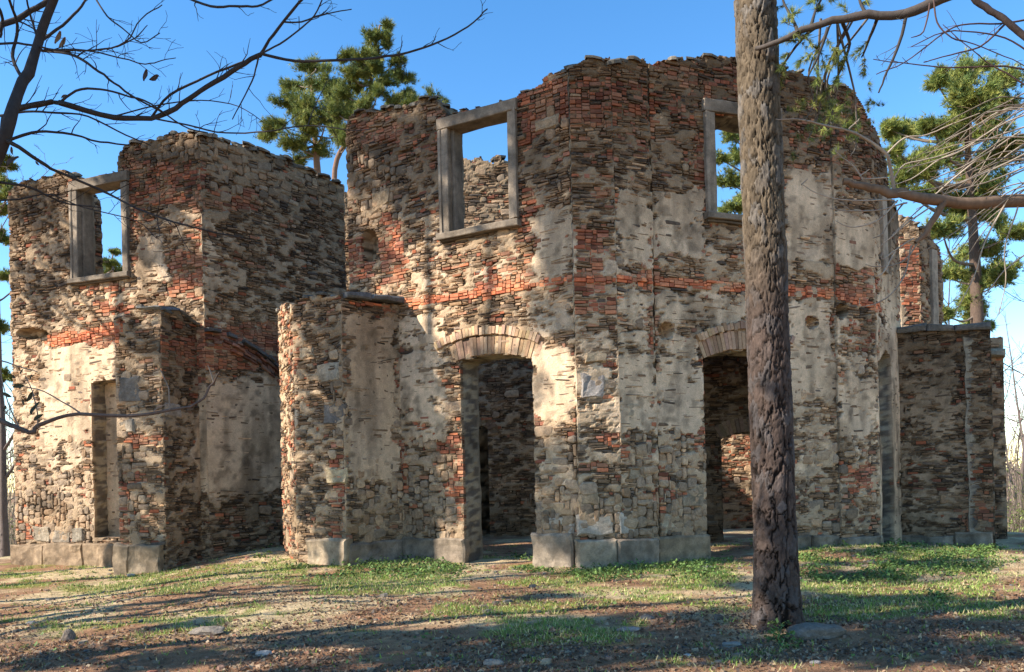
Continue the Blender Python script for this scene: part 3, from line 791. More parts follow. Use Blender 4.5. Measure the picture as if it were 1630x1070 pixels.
# springer of the fallen vault: brick band under a sloping stone ledge on the recess wall
def band(w, pts, th, d0, d1, step, nm, colf, mat, rows=1):
    fr = empty('vault_remnant', (0, 0, 0)); fr.parent = ruin; fr.location = (0, 0, 0)
    q = smooth_path([(*w.uz(*p), 0) for p in pts], 8)[:, :2]
    L_ = np.concatenate([[0], np.cumsum(np.linalg.norm(np.diff(q, axis=0), axis=1))])
    for r_ in range(rows):
        x = random.uniform(0, step * .5)
        while x < L_[-1] - .05:
            l = step * random.uniform(.7, 1.2); xm = min(x + l / 2, L_[-1] - .01); cu = np.interp(xm, L_, q[:, 0]); cz = np.interp(xm, L_, q[:, 1]); e = .02
            sl_ = (np.interp(xm + e, L_, q[:, 1]) - cz) / max(1e-3, np.interp(xm + e, L_, q[:, 0]) - cu) if xm + e < L_[-1] else 0
            zc_ = cz - r_ * th - th / 2; dd = d1 - r_ * (d1 - .03) / max(1, rows) + random.uniform(-.07, .05)
            if random.random() < .12: x += l; continue
            zc_ += random.uniform(-.01, .01)
            V, Fq = box_uz(w, cu - l / 2 + .005, cu + l / 2 - .005, zc_ - th / 2 + .006 - sl_ * l / 2, zc_ + th / 2 - .004 - sl_ * l / 2, d0, dd, bev=.01, jit=.009, skew=sl_)
            o = mesh_obj(nm, V, [Fq], mat, None, np.tile(np.clip(np.array(colf(r_)), 0, 1), (len(V), 1))); o.parent = fr; o.location = -Vector(RUIN_LOC)
            x += l
LEDGE = [(323, 522), (352, 526), (385, 540), (420, 562), (452, 590)]
band(wB, LEDGE, .09, -.3, .12, .2, 'ledge_stone', lambda r_: np.array([.10, .092, .085]) * random.uniform(.7, 1.3), M_stone)
band(wB, [(x, y + 9) for x, y in LEDGE], .072, -.1, .07, .2, 'brick', lambda r_: BRICK_C[random.randrange(8)] * random.uniform(.45, 1.1), M_brick, rows=4)
# loose stones lying along the broken wall tops
def crest(w, n, big=.14, u0=0, u1=None, col=(.17, .15, .12)):
    u1 = u1 or w.L
    out = []
    for i in range(n):
        u = random.uniform(u0, u1); 
        if any(h[0] < u < h[1] and h[4].max() > w.tz.max() - 1.5 for h in w.holes): continue
        dd = random.uniform(-w.t, .02); z = float(w.topz(np.array(u)))
        sx, sy, sz_ = random.uniform(.5, 1.3) * big, random.uniform(.4, .9) * big, random.uniform(.12, .3) * big
        z += sz_ * .1
        a = random.uniform(0, 3.14)
        th = np.linspace(0, 2 * math.pi, 8)[:-1] + a
        rad = np.random.default_rng(i).uniform(.75, 1.1, 7)
        lo = np.stack([np.cos(th) * sx * rad, np.sin(th) * sy * rad, -sz_ + 0 * th], 1); mid = lo * [1.05, 1.05, -.3]; hi = lo * [.7, .7, -1.0]
        Pm = np.concatenate([lo, mid, hi, [[0, 0, sz_ * 1.1]]]); Pm[:, 2] += Pm[:, 0] * random.uniform(-.25, .25)
        V = w.pt(u, z, dd) + Pm[:, :1] * w.U + Pm[:, 1:2] * w.N + Pm[:, 2:] * w.V
        o = np.arange(7); o2 = (o + 1) % 7
        q = np.concatenate([np.stack([o, o2, o2 + 7, o + 7], 1), np.stack([o + 7, o2 + 7, o2 + 14, o + 14], 1)]); t = np.stack([o + 14, o2 + 14, o * 0 + 21], 1)
        out.append((V, [q, t], np.array(col) * random.uniform(.5, 1.3)))
    return out
mb = MB()
for w, n, b in ((wA, 60, .16), (wB, 150, .19), (wD, 90, .15), (wP1, 16, .15), (wP2, 16, .15), (wE, 80, .15), (wQ, 20, .15), (wG, 24, .16), (wI, 60, .2), (wC, 30, .14), (wCl, 14, .12), (wSA, 14, .14), (wT, 12, .14), (wT2, 12, .14), (wF, 8, .1)):
    for V, Fc, c in crest(w, n, b): mb.add(V, Fc, c)
o = mb.build('crest_stones', M_stone, ruin); o['kind'] = 'stuff'

# ------------------------------------------------------------------ ground
def gz(x, y):
    x = np.asarray(x, float); y = np.asarray(y, float)
    z = -.26 * ss(-3.5, -8.5, x) * 1.0
    z = z - .24 * ss(6.5, 10, x) * ss(14, 17, y)
    z = z + (fbm(x * .35, y * .35, s=301) - .5) * .16 + (fbm(x * 1.4, y * 1.4, s=302) - .5) * .05 + (fbm(x * 6, y * 6, s=303) - .5) * .022
    z = z + .03 * np.exp(-(((x - 3.2) / 1.4) ** 2 + ((y - 8.2) / .8) ** 2)) 
    z = z + .10 * np.exp(-(((x - 8.5) / 2.5) ** 2 + ((y - 16) / .9) ** 2))
    z = z + .22 * np.exp(-(((x + 5.6) / 1.6) ** 2 + ((y - 18) / 1.6) ** 2))
    r = np.maximum(0, np.hypot(x * .9, y - 12) - 16)
    z = z - np.minimum(r * .16, 7) - .5 * ss(0, 6, r)
    z = z + ss(120, 500, np.hypot(x, y)) * 3
    return z
def axis(lo, hi, fine, far):
    c = list(np.arange(lo, hi, fine)); s_ = fine; v = hi; r = [v]
    while v < far: s_ *= 1.22; v += s_; r.append(v)
    s_ = fine; v = lo; l = []
    while v > -far: s_ *= 1.22; v -= s_; l.append(v)
    return np.array(l[::-1] + c + r)
gx, gy = axis(-13, 13, .085, 900), axis(5.2, 20, .07, 900)
GX, GY = np.meshgrid(gx, gy, indexing='ij'); GZ = gz(GX, GY)
Pg = np.stack([GX, GY, GZ], -1).reshape(-1, 3)
gxp, gyp = proj(Pg); gxp = gxp.reshape(GX.shape); gyp = gyp.reshape(GX.shape)
GREEN = [(500, 885, 745, 945, 1.0), (830, 885, 1180, 940, .9), (1260, 870, 1600, 945, .85), (1250, 945, 1640, 985, .8), (700, 955, 1100, 985, .65), (780, 985, 1030, 1025, .9), (0, 885, 180, 905, .8),
         (0, 910, 300, 945, .7), (240, 900, 560, 945, .7), (200, 975, 450, 1020, .45), (1040, 940, 1200, 985, .6), (0, 985, 250, 1020, .3), (1200, 1000, 1290, 1045, .5)]
def green(x, y, px, py):
    px = np.asarray(px); py = np.asarray(py)
    n = fbm(x * 1.1, y * 1.6, s=311); n2 = fbm(x * 5, y * 5, s=312)
    return ss(.40, .80, soft(GREEN, px + (n - .5) * 160, py + (n2 - .5) * 30, 18) * .62 + (n - .5) * 1.3 + (n2 - .5) * 1.0 + .20)
G = green(GX, GY, gxp, gyp)
n1 = fbm(GX * .8, GY * 1.0, s=321); n2 = fbm(GX * 7, GY * 7, s=322)
dirt = np.array([.29, .160, .088]) * (.6 + .8 * n2)[..., None]
straw = np.array([.50, .37, .21]) * (.7 + .6 * n2)[..., None]
m1 = ss(.40, .60, n1)[..., None] * ss(8.0, 10.5, GY + (n1 - .5) * 4)[..., None]
gc = dirt * (1 - m1) + straw * m1
grn = np.array([.22, .235, .05]) * (.6 + .8 * n2)[..., None]
gc = gc * (1 - .75 * G[..., None]) + grn * .75 * G[..., None]
idx = np.arange(GX.size).reshape(GX.shape)
q = np.stack([idx[:-1, :-1], idx[1:, :-1], idx[1:, 1:], idx[:-1, 1:]], -1).reshape(-1, 4)
g = mesh_obj('ground', Pg, [q], M_ground, None, gc.reshape(-1, 3), smooth=True); tag(g, kind='structure', label='bare brown earth with moss and thin grass in front of the ruin')

INW = [wA, wB, wD, wP1, wP2, wE, wQ, wF, wSA, wSA2, wC, wC2, wCl]
def free_of_walls(x, y):
    ok = np.ones(len(x), bool)
    for w in INW:
        q = np.stack([x, y, 0 * x], 1) - w.P0; u = q @ w.U; d = q @ w.N
        ok &= ~((u > -.1) & (u < w.L + .1) & (d < .16) & (d > -w.t - .1))
    return ok
def scatter(n, x0, x1, y0, y1, dens):
    x = rng.uniform(x0, x1, n); y = y0 + (y1 - y0) * rng.random(n) ** 1.35
    P = np.stack([x, y, gz(x, y)], 1); px, py = proj(P)
    k = (rng.random(n) < dens(x, y, px, py)) & free_of_walls(x, y)
    return P[k]
# grass blades
P = scatter(300000, -12, 12.5, 6.2, 19, lambda x, y, px, py: green(x, y, px, py) ** 1.5 * .95 + .03)
n = len(P); ang = rng.uniform(0, 6.28, n); hgt = rng.uniform(.015, .055, n) * (0.6 + .8 * rng.random(n)); wd = rng.uniform(.003, .007, n) * (1 + P[:, 1] / 16)
ln = rng.uniform(-.04, .04, (n, 2))
V = np.stack([P + np.stack([np.cos(ang) * wd, np.sin(ang) * wd, 0 * ang - .005], 1), P - np.stack([np.cos(ang) * wd, np.sin(ang) * wd, 0 * ang + .005], 1), P + np.concatenate([ln, hgt[:, None]], 1)], 1)
gcol = np.where((rng.random(n) < .42)[:, None], np.array([.46, .38, .18]), np.array([.20, .29, .055])) * rng.uniform(.6, 1.4, n)[:, None]
o = mesh_obj('grass', V.reshape(-1, 3), [np.arange(3 * n).reshape(-1, 3)], M_leaf, None, np.repeat(gcol, 3, 0)); tag(o, 'short green and straw coloured grass in patches on the earth', 'grass', kind='stuff')
# leafy weeds at the wall foot
WEED = [(505, 888, 740, 925, 1.0), (470, 895, 600, 912, .9), (835, 888, 1010, 925, .9), (930, 900, 1180, 932, .9), (1255, 876, 1480, 935, .95), (1400, 868, 1600, 925, .8), (60, 895, 140, 905, .6), (420, 885, 470, 905, .8), (1210, 1005, 1270, 1035, 1.2), (560, 925, 600, 935, .5), (1460, 950, 1600, 975, .5)]
def weed(x, y, px, py):
    n = fbm(x * 2.6, y * 3.4, s=331); n2 = fbm(x * .9, y * 1.1, s=335); return ss(.52, .9, soft(WEED, px + (n2 - .5) * 120, py + (n - .5) * 34, 14) * .85 + (n - .5) * 1.8 + (n2 - .5) * .8)
P = scatter(260000, -12, 12.5, 6.8, 19, lambda x, y, px, py: weed(x, y, px, py) + .0015)
n = len(P); W = weed(P[:, 0], P[:, 1], *proj(P)); P[:, 2] += rng.random(n) ** 1.3 * (.03 + .13 * W * fbm(P[:, 0] * 3, P[:, 1] * 3, s=332) * 1.4)
def leaves(P, size, up=.7, aspect=.6):
    n = len(P); a = rng.uniform(0, 6.28, n); tl = rng.normal(0, up, (n, 2))
    e1 = np.stack([np.cos(a), np.sin(a), tl[:, 0]], 1); e2 = np.stack([-np.sin(a), np.cos(a), tl[:, 1]], 1) * aspect
    s_ = (size * rng.uniform(.5, 1.3, n))[:, None]
    return np.stack([P - e1 * s_, P + e2 * s_ + [0, 0, .002], P + e1 * s_, P - e2 * s_], 1).reshape(-1, 3), np.arange(4 * n).reshape(-1, 4)
V, q = leaves(P, .018 * (1 + P[:, 1] / 24), .5)
wc = np.array([.10, .155, .04]) * rng.uniform(.35, 1.9, n)[:, None] * np.array([1, 1, 1])
o = mesh_obj('leafy_weeds', V, [q], M_leaf, None, np.repeat(wc, 4, 0)); tag(o, 'low green leafy weeds growing along the foot of the walls', 'weeds', kind='stuff')
# dead leaves and chips
P = scatter(210000, -9, 9, 6.0, 17, lambda x, y, px, py: .10 + .9 * ss(14, 7.0, y) * ss(.33, .62, fbm(x * .9, y * 1.5, s=341)))
n = len(P); P[:, 2] += .006
V, q = leaves(P, .015 * rng.uniform(.4, 2.0, n), .55)
lc = np.array([(.30, .19, .11), (.20, .125, .08), (.33, .22, .13), (.13, .08, .055), (.42, .30, .18), (.32, .15, .08), (.10, .075, .06)])[rng.integers(0, 7, n)] * rng.uniform(.6, 1.2, n)[:, None]
o = mesh_obj('leaf_litter', V, [q], M_leaf, None, np.repeat(lc, 4, 0)); tag(o, 'brown dead leaves scattered over the foreground earth', 'leaf litter', kind='stuff')

# fallen chips of slate and brick
P = scatter(9000, -12, 12, 7.0, 18.5, lambda x, y, px, py: .12 + .75 * soft([(20, 880, 1600, 915, 1.0)], px, py, 14) * ss(.4, .6, fbm(x * 1.3, y * 1.3, s=351)))
mb_ = MB(); oo = np.arange(6); oo2 = (oo + 1) % 6
for p in P:
    s_ = rng.uniform(.012, .05) * (1 + .7 * (rng.random() < .12)); th_ = np.arange(6) * math.pi / 3 + rng.uniform(0, 6); rd = rng.uniform(.6, 1.1, 6) * s_; h_ = s_ * rng.uniform(.25, .6); e_ = rng.uniform(.5, 1)
    lo_ = np.stack([np.cos(th_) * rd, np.sin(th_) * rd * e_, -h_ + 0 * th_], 1); hi_ = lo_ * [.8, .8, -1.0]; hi_[:, 2] += rng.uniform(-.3, .3, 6) * h_
    V_ = np.concatenate([lo_, hi_, [[0, 0, h_ * 1.1]]]) + p
    c_ = BRICK_C[rng.integers(0, 8)] if rng.random() < .22 else SLATE_C[rng.integers(0, len(SLATE_C))] * 1.2
    mb_.add(V_, [np.stack([oo, oo2, oo2 + 6, oo + 6], 1), np.stack([oo + 6, oo2 + 6, oo * 0 + 12], 1)], c_)
o = mb_.build('rubble_chips', M_stone); tag(o, 'small fallen chips of slate and brick strewn over the ground', 'rubble', kind='stuff')

# ------------------------------------------------------------------ tubes, trees
def tube(mb, P, R, sides=5, col=(.2, .17, .13)):
    P = np.asarray(P, float); R = np.asarray(R, float); n = len(P)
    T = np.gradient(P, axis=0); T /= np.linalg.norm(T, axis=1)[:, None] + 1e-9
    ref = np.array([0, 0, 1.0]) if abs(T[0][2]) < .8 else np.array([1.0, 0, 0])
    A = np.cross(T, ref); A /= np.linalg.norm(A, axis=1)[:, None] + 1e-9; B = np.cross(T, A)
    th = np.arange(sides) * 2 * math.pi / sides
    V = P[:, None] + R[:, None, None] * (np.cos(th)[None, :, None] * A[:, None] + np.sin(th)[None, :, None] * B[:, None])
    i = np.arange(n - 1)[:, None] * sides; j = np.arange(sides); j2 = (j + 1) % sides
    q = np.stack([i + j, i + j2, i + sides + j2, i + sides + j], -1).reshape(-1, 4)
    mb.add(V.reshape(-1, 3), q, col)
def unit(v): return v / (np.linalg.norm(v) + 1e-9)
def twigs(mb, P, R, rnd, level, col, dens=3.0, ln=.8, up=.12, spread=.8, minr=.0022, plane=None, ext=None):
    """side shoots along a limb, recursive"""
    L = np.linalg.norm(np.diff(P, axis=0), axis=1); tot = L.sum(); cum = np.concatenate([[0], np.cumsum(L)])
    n = int(tot * dens + rnd.random())
    for i in range(n):
        s_ = tot * (.12 + .88 * rnd.random()); k = min(np.searchsorted(cum, s_) - 1, len(P) - 2); k = max(k, 0)
        f = (s_ - cum[k]) / (L[k] + 1e-9); p = P[k] * (1 - f) + P[k + 1] * f; r = R[k] * (1 - f) + R[k + 1] * f
        d = unit(P[k + 1] - P[k]); side = rnd.normal(0, 1, 3); side -= d * side.dot(d); side = unit(side)
        v = unit(d * (1 - .5 * rnd.random()) + side * spread * rnd.uniform(.6, 1.2) + np.array([0, 0, up]))
        l = ln * rnd.uniform(.35, 1.15) * (1 - .45 * s_ / tot); m = 5
        pts = [p]; 
        for j in range(m):
            v = unit(v + rnd.normal(0, .16, 3) + np.array([0, 0, up * .4])); pts.append(pts[-1] + v * l / m)
        r0 = max(min(r * .62, .018 * l + .002), minr); rr = np.linspace(r0, minr * .8, m + 1); pts = np.array(pts)
        tube(mb, pts, rr, 3 if r0 < .008 else 4, col)
        if ext is not None: ext.append(pts)
        if level > 0: twigs(mb, pts, rr, rnd, level - 1, col, dens * 1.35, ln * .5, up, spread, minr, None, ext)

def bare_tree(name, base, h, r0, label, group=None, seed=1, lean=(0, 0), limbs=9, start=.3, col=(.16, .13, .11), minr=.006, lev=2, cat='tree', ln=None):
    rnd = np.random.default_rng(seed); base = np.array([base[0], base[1], float(gz(base[0], base[1])) - .1])
    root = empty(name, base); tag(root, label, cat, group)
    t = MB(); c = MB()
    m = 14; pts = [base]; v = unit(np.array([lean[0], lean[1], 1.0]))
    for j in range(m): v = unit(v + rnd.normal(0, .035, 3) + np.array([0, 0, .03])); pts.append(pts[-1] + v * h / m)
    P = np.array(pts); R = np.linspace(r0, minr * 1.5, m + 1); R[0] *= 1.3
    tube(t, P, R, 9, col)
    for i in range(limbs):
        k = int(m * (start + (1 - start) * (i + rnd.random()) / limbs)); k = min(k, m - 1); a = rnd.uniform(0, 6.28)
        v = unit(np.array([math.cos(a), math.sin(a), rnd.uniform(.35, 1.0)])); l = (ln or h * .38) * (1.1 - .6 * k / m) * rnd.uniform(.6, 1.1)
        q = [P[k]]
        for j in range(8): v = unit(v + rnd.normal(0, .10, 3) + np.array([0, 0, .06])); q.append(q[-1] + v * l / 8)
        q = np.array(q); rr = np.linspace(R[k] * .55, minr, 9); tube(c, q, rr, 5, col)
        twigs(c, q, rr, rnd, lev, col, 1.7, l * .42, .10, .8, minr)
    t.build('trunk', M_twig, root, smooth=True); c.build('branches', M_twig, root, smooth=True)
    return root

NEED_C = np.array([(.15, .185, .045), (.20, .225, .05), (.09, .13, .04), (.27, .27, .07)])
def needles(mb, C, D, k, ln, wd, rnd, tint=1.0):
    """tufts at C pointing along D"""
    n = len(C); d = D[:, None] + rnd.normal(0, .55, (n, k, 3)); d /= np.linalg.norm(d, axis=2)[..., None]
    L_ = ln * rnd.uniform(.6, 1.15, (n, k, 1)); side = np.cross(d, rnd.normal(0, 1, (n, k, 3))); side /= np.linalg.norm(side, axis=2)[..., None] + 1e-9
    b = np.broadcast_to(C[:, None], d.shape)
    V = np.stack([b - side * wd, b + side * wd, b + d * L_], 2).reshape(-1, 3)
    c = NEED_C[rnd.integers(0, 4, n)] * rnd.uniform(.65, 1.35, n)[:, None] * tint
    c = np.repeat(np.repeat(c[:, None], k, 1).reshape(-1, 3), 3, 0)
    mb.add(V, np.arange(len(V)).reshape(-1, 3), c)
def pine(name, trunk, r0, clumps, label, group=None, seed=1, tufts=55, k=11, ln=.15, wd=.009, col=(.20, .12, .08), tint=1.0, twigr=.012, shape=(1, 1, .8), lower_col=(.17, .13, .10), root=None, limbs=True):
    """trunk: polyline points (world); clumps: (x, y, z, radius)"""
    rnd = np.random.default_rng(seed); T = smooth_path(trunk, 5)
    if root is None:
        root = empty(name, T[0]); tag(root, label, 'pine tree', group)
        t = MB(); tube(t, T, np.linspace(r0, .03, len(T)), 10, col); t.build('trunk', M_bark, root, smooth=True)
    b = MB(); f = MB()
    for (x, y, z, r) in clumps:
        c = np.array([x, y, z]); 
        below = np.where(T[:, 2] < z - .15 * r)[0]; dist = np.linalg.norm(T[:, :2] - c[:2], axis=1)
        kk = np.argmin(np.abs(T[:, 2] - (z - .25 * dist.mean() - .2 * r)))
        p0 = T[kk]; mid = (p0 + c) / 2 + np.array([0, 0, -.12 * np.linalg.norm(c - p0)]) + rnd.normal(0, .1, 3)
        limb = smooth_path([p0, mid, c], 4); ll = np.linalg.norm(c - p0)
        tube(b, limb, np.linspace(min(.02 + .02 * ll, r0 * .5), .018, len(limb)), 5, lower_col)
        nb = max(6, int(9 * r / .8)); CC = []; DD = []
        for i in range(nb):
            e = rnd.normal(0, 1, 3); e = unit(e); e[2] = e[2] * .6 + abs(e[2]) * .5 - .1; e = e * np.array(shape) * r * rnd.uniform(.45, 1.25)
            q0 = c - unit(c - p0) * r * .4 * rnd.random(); tip = c + e; md = (q0 + tip) / 2 - np.array([0, 0, .1 * r])
            br = smooth_path([q0, md, tip], 3); tube(b, br, np.linspace(twigr * 1.3, twigr * .4, len(br)), 3, lower_col)
            m = int(tufts / nb * 17 * r); m = max(m, 10)
            w = rnd.random(m) ** .6; i0 = (w * (len(br) - 1)).astype(int); i0 = np.minimum(i0, len(br) - 2); fr = w * (len(br) - 1) - i0
            pp = br[i0] * (1 - fr[:, None]) + br[i0 + 1] * fr[:, None]; pp = pp + rnd.normal(0, .24 * r, (m, 3)) * np.array([1, 1, .75]) * (.3 + .7 * w[:, None])
            dd = unit(tip - q0)[None] + rnd.normal(0, .5, (m, 3)) + np.array([0, 0, .45]); dd /= np.linalg.norm(dd, axis=1)[:, None]
            CC.append(pp); DD.append(dd)
        needles(f, np.concatenate(CC), np.concatenate(DD), k, ln, wd, rnd, tint)
    b.build('branches', M_twig, root, smooth=True); f.build('needles', M_needle, root)
    return root
def clp(lst, d, rnd, dj=1.2):
    """photo ellipses -> clumps at depth d"""
    out = []
    for (x, y, r) in lst:
        dd = d + rnd.uniform(-dj, dj); p = at(x, y, dd); out.append((p[0], p[1], p[2], r * 1.04 / F * dd))
    return out
rr_ = np.random.default_rng(5)
def gp(px, d):
    x = (px - CX) / F * d; return np.array([x, d, float(gz(x, d)) - .2])
# two pines behind the left wing
d = 33
pine('pine_tree', [gp(520, d), at(512, 400, d), at(506, 285, d), at(500, 200, d), at(495, 120, d)], .28,
     clp([(500, 108, 22), (470, 135, 22), (515, 130, 26), (455, 165, 22), (490, 165, 30), (535, 150, 24), (445, 195, 22), (480, 200, 30), (520, 190, 28), (550, 175, 24), (430, 215, 18), (465, 228, 24), (500, 235, 22), (545, 215, 20), (470, 255, 12)], d, rr_),
     'pine with full rounded crown left of the slimmer pine behind the ruin', 'pines behind the ruin', 3, tufts=50, k=11, ln=.23, wd=.010)
d = 30
pine('pine_tree', [gp(545, d), at(540, 400, d), at(533, 270, d), at(560, 215, d), at(588, 160, d), at(592, 100, d), at(605, 40, d)], .13,
     clp([(612, 42, 13), (600, 60, 17), (622, 72, 15), (598, 88, 20), (575, 92, 16), (630, 98, 14), (610, 130, 18), (640, 125, 20), (600, 150, 14), (645, 150, 17), (570, 140, 14), (625, 165, 22), (590, 178, 18), (560, 190, 16), (655, 165, 14), (690, 160, 18), (705, 172, 10), (540, 205, 15), (585, 100, 14), (550, 92, 12), (560, 120, 20), (582, 115, 22), (575, 165, 24), (600, 110, 18), (545, 150, 18), (610, 190, 20), (535, 180, 20), (555, 225, 16), (640, 180, 18)], d, rr_, .7),
     'slim crooked pine with open crown rising highest behind the wall', 'pines behind the ruin', 4, tufts=50, k=11, ln=.21, wd=.009)
d = 27
pine('pine_tree', [gp(1560, d), at(1555, 500, d), at(1548, 350, d), at(1540, 220, d), at(1545, 110, d)], .26,
     clp([(1550, 108, 26), (1520, 125, 30), (1580, 135, 30), (1490, 128, 20), (1545, 160, 32), (1600, 165, 30), (1480, 195, 26), (1440, 215, 20), (1520, 200, 34), (1570, 210, 34), (1450, 255, 30), (1500, 245, 34), (1610, 230, 28), (1430, 290, 22), (1560, 265, 30), (1480, 300, 30), (1530, 320, 34), (1590, 300, 30), (1610, 370, 28), (1560, 400, 30), (1500, 370, 26), (1510, 440, 26), (1540, 480, 30), (1600, 440, 24), (1412, 205, 18), (1425, 240, 16), (1500, 500, 22), (1560, 520, 20), (1540, 180, 34), (1548, 290, 24), (1554, 345, 22), (1556, 400, 22), (1552, 455, 24), (1560, 500, 20), (1590, 250, 34), (1470, 270, 30), (1550, 340, 34), (1575, 440, 26)], d, rr_, 2),
     'broad pine at the right edge behind the annexe', 'pines behind the ruin', 5, tufts=62, k=10, ln=.23, wd=.012, tint=1.2, col=(.11, .075, .055))
d = 30
pine('pine_tree', [gp(1215, d), at(1213, 400, d), at(1212, 250, d), at(1210, 160, d)], .2,
     clp([(1165, 215, 16), (1180, 250, 20), (1160, 290, 22), (1185, 310, 22), (1162, 330, 20), (1200, 280, 18), (1150, 255, 12), (1210, 340, 20)], d, rr_),
     'pine showing green through the right upper window', 'pines behind the ruin', 6, tufts=55, k=11, ln=.19, wd=.012, tint=1.15)
d = 34
pine('pine_tree', [gp(182, d), at(181, 600, d), at(180, 430, d)], .15, clp([(182, 420, 16), (172, 435, 14), (195, 438, 14), (180, 455, 22), (182, 402, 8)], d, rr_),
     'small pine top showing through the left window', 'pines behind the ruin', 7, tufts=60, k=11, ln=.19, wd=.012)
d = 26
pine('pine_tree', [gp(-8, d), at(-4, 600, d), at(-10, 350, d), at(-8, 240, d)], .2, clp([(8, 265, 14), (0, 290, 18), (12, 310, 14), (-5, 330, 20), (5, 250, 8), (5, 380, 16), (8, 440, 14), (0, 520, 16), (12, 600, 12)], d, rr_),
     'dark pine at the left edge beyond the ruin', 'pines behind the ruin', 8, tufts=60, k=11, ln=.17, wd=.012)

# bare trees and scrub behind
bare_tree('bare_tree', gp(365, 36)[:2], 18.6, .10, 'slender bare birch crown showing above the left wing', 'bare trees behind the ruin', 21, limbs=14, start=.45, col=(.28, .22, .20), minr=.006, ln=2.6)
k = 0
for (px, dd, h, r, lb) in [(6, 24, 13, .13, 'thin bare trunk nearest the left corner of the ruin'), (22, 30, 12, .08, 'slim bare tree between the left edge and the wall corner'), (-2, 40, 14, .12, 'bare tree furthest off at the left edge'),
                      (175, 44, 15, .10, 'bare tree seen through the left upper window'), (1520, 31, 13, .08, 'bare tree leaning out of the pine behind the annexe'), (1585, 34, 14, .09, 'bare tree with fine reddish twigs beyond the annexe roofline'),
                      (1622, 29, 12, .09, 'bare tree at the right edge beside the broad pine'), (1612, 44, 12, .08, 'distant bare tree low beyond the annexe corner'), (1640, 38, 13, .1, 'bare tree partly cut by the right edge of the picture')]:
    k += 1
    bare_tree('bare_tree', gp(px, dd)[:2], h, r, lb, 'bare trees behind the ruin', 30 + k, limbs=12, start=.25, col=(.13, .10, .085), minr=.007)
# far scrub as one mass of twigs
mb = MB(); rnd = np.random.default_rng(77)
for i in range(400):
    far = 230 < i < 320
    dd = rnd.uniform(60, 130) if far else rnd.uniform(31, 62); px = rnd.choice([rnd.uniform(-14, 12), rnd.uniform(1600, 1650), rnd.uniform(1598, 1640)] if i >= 320 else [rnd.uniform(-220, 50), rnd.uniform(1575, 1860)] if far else [rnd.uniform(-160, 40), rnd.uniform(1592, 1790), rnd.uniform(1592, 1700)])
    b = gp(px, dd); h = rnd.uniform(6, 12) if i >= 320 else rnd.uniform(5, 11) if far else rnd.uniform(2.5, 10.5)
    v = unit(np.array([rnd.normal(0, .12), rnd.normal(0, .12), 1.0])); pts = [b]
    for j in range(6): v = unit(v + rnd.normal(0, .10, 3)); pts.append(pts[-1] + v * h / 6)
    pts = np.array(pts); R_ = np.linspace(.05 if far else .035, .012, 7); c = np.array([.25, .18, .145]) * rnd.uniform(.7, 1.3)
    tube(mb, pts, R_, 3, c); twigs(mb, pts, R_, rnd, 0 if far else 1, c, 2.6 if far else 1.3, 1.6 if far else 1.2, .2, .6, .014 if far else .009)
o = mb.build('woodland_scrub', M_twig); tag(o, 'distant mass of leafless brown scrub and saplings beyond the ruin', 'scrub', kind='stuff')
mb = MB(); Ps = []
for i in range(110):
    dd = rnd.uniform(24, 36); px = rnd.choice([rnd.uniform(1600, 1740), rnd.uniform(-80, 12)]); b = gp(px, dd); n_ = 150; hh = rnd.uniform(.7, 2.2)
    Ps.append(b + rnd.normal(0, 1, (n_, 3)) * [.6, .6, hh * .5] + [0, 0, hh])
    for j in range(6):
        e = b + rnd.normal(0, 1, 3) * [.5, .5, .3] + [0, 0, hh * 2.2]; tube(mb, np.array([b, (b + e) / 2 + rnd.normal(0, .1, 3), e]), [.02, .012, .006], 3, (.24, .19, .13))
Ps = np.concatenate(Ps); V, q = leaves(Ps, .035 + 0 * Ps[:, 0], .8); mb.add(V, q, np.repeat(np.array([.17, .20, .06]) * rnd.uniform(.5, 1.5, len(Ps))[:, None], 4, 0))
o = mb.build('undergrowth', M_leaf); tag(o, 'olive green undergrowth budding at the edges of the clearing', 'undergrowth', kind='stuff')

# ------------------------------------------------------------------ the big pine in the foreground
TD = 8.5
ctr = smooth_path([at(1237, 1012, TD), at(1235, 900, TD), at(1228, 700, TD), at(1217, 380, TD), at(1202, 0, TD), at(1196, -200, TD), at(1192, -420, TD)], 60)
tree = empty('pine_tree', ctr[0]); tag(tree, 'tall foreground pine whose plated bark trunk stands before the ruin', 'pine tree')
nh, na = 700, 170
zz = np.linspace(0, 1, nh); ci = zz * (len(ctr) - 1); i0 = np.minimum(ci.astype(int), len(ctr) - 2); fr_ = (ci - i0)[:, None]
Cc = ctr[i0] * (1 - fr_) + ctr[i0 + 1] * fr_; zc = Cc[:, 2] - Cc[0, 2]
th = np.linspace(0, 2 * math.pi, na, endpoint=False)
TH, ZC = np.meshgrid(th, zc, indexing='xy')
R0 = .208 + .0 * ZC + .075 * np.exp(-ZC / .28) + .012 * np.exp(-ZC / 2)
flare = .10 * np.exp(-ZC / .16) * (np.sin(TH * 5 + .6) * .6 + np.sin(TH * 3 + 2) * .5 + .3)
wx = TH * 22 / (2 * math.pi) + 0; wob = (fbm(TH * 3, ZC * 2.2, s=401) - .5)
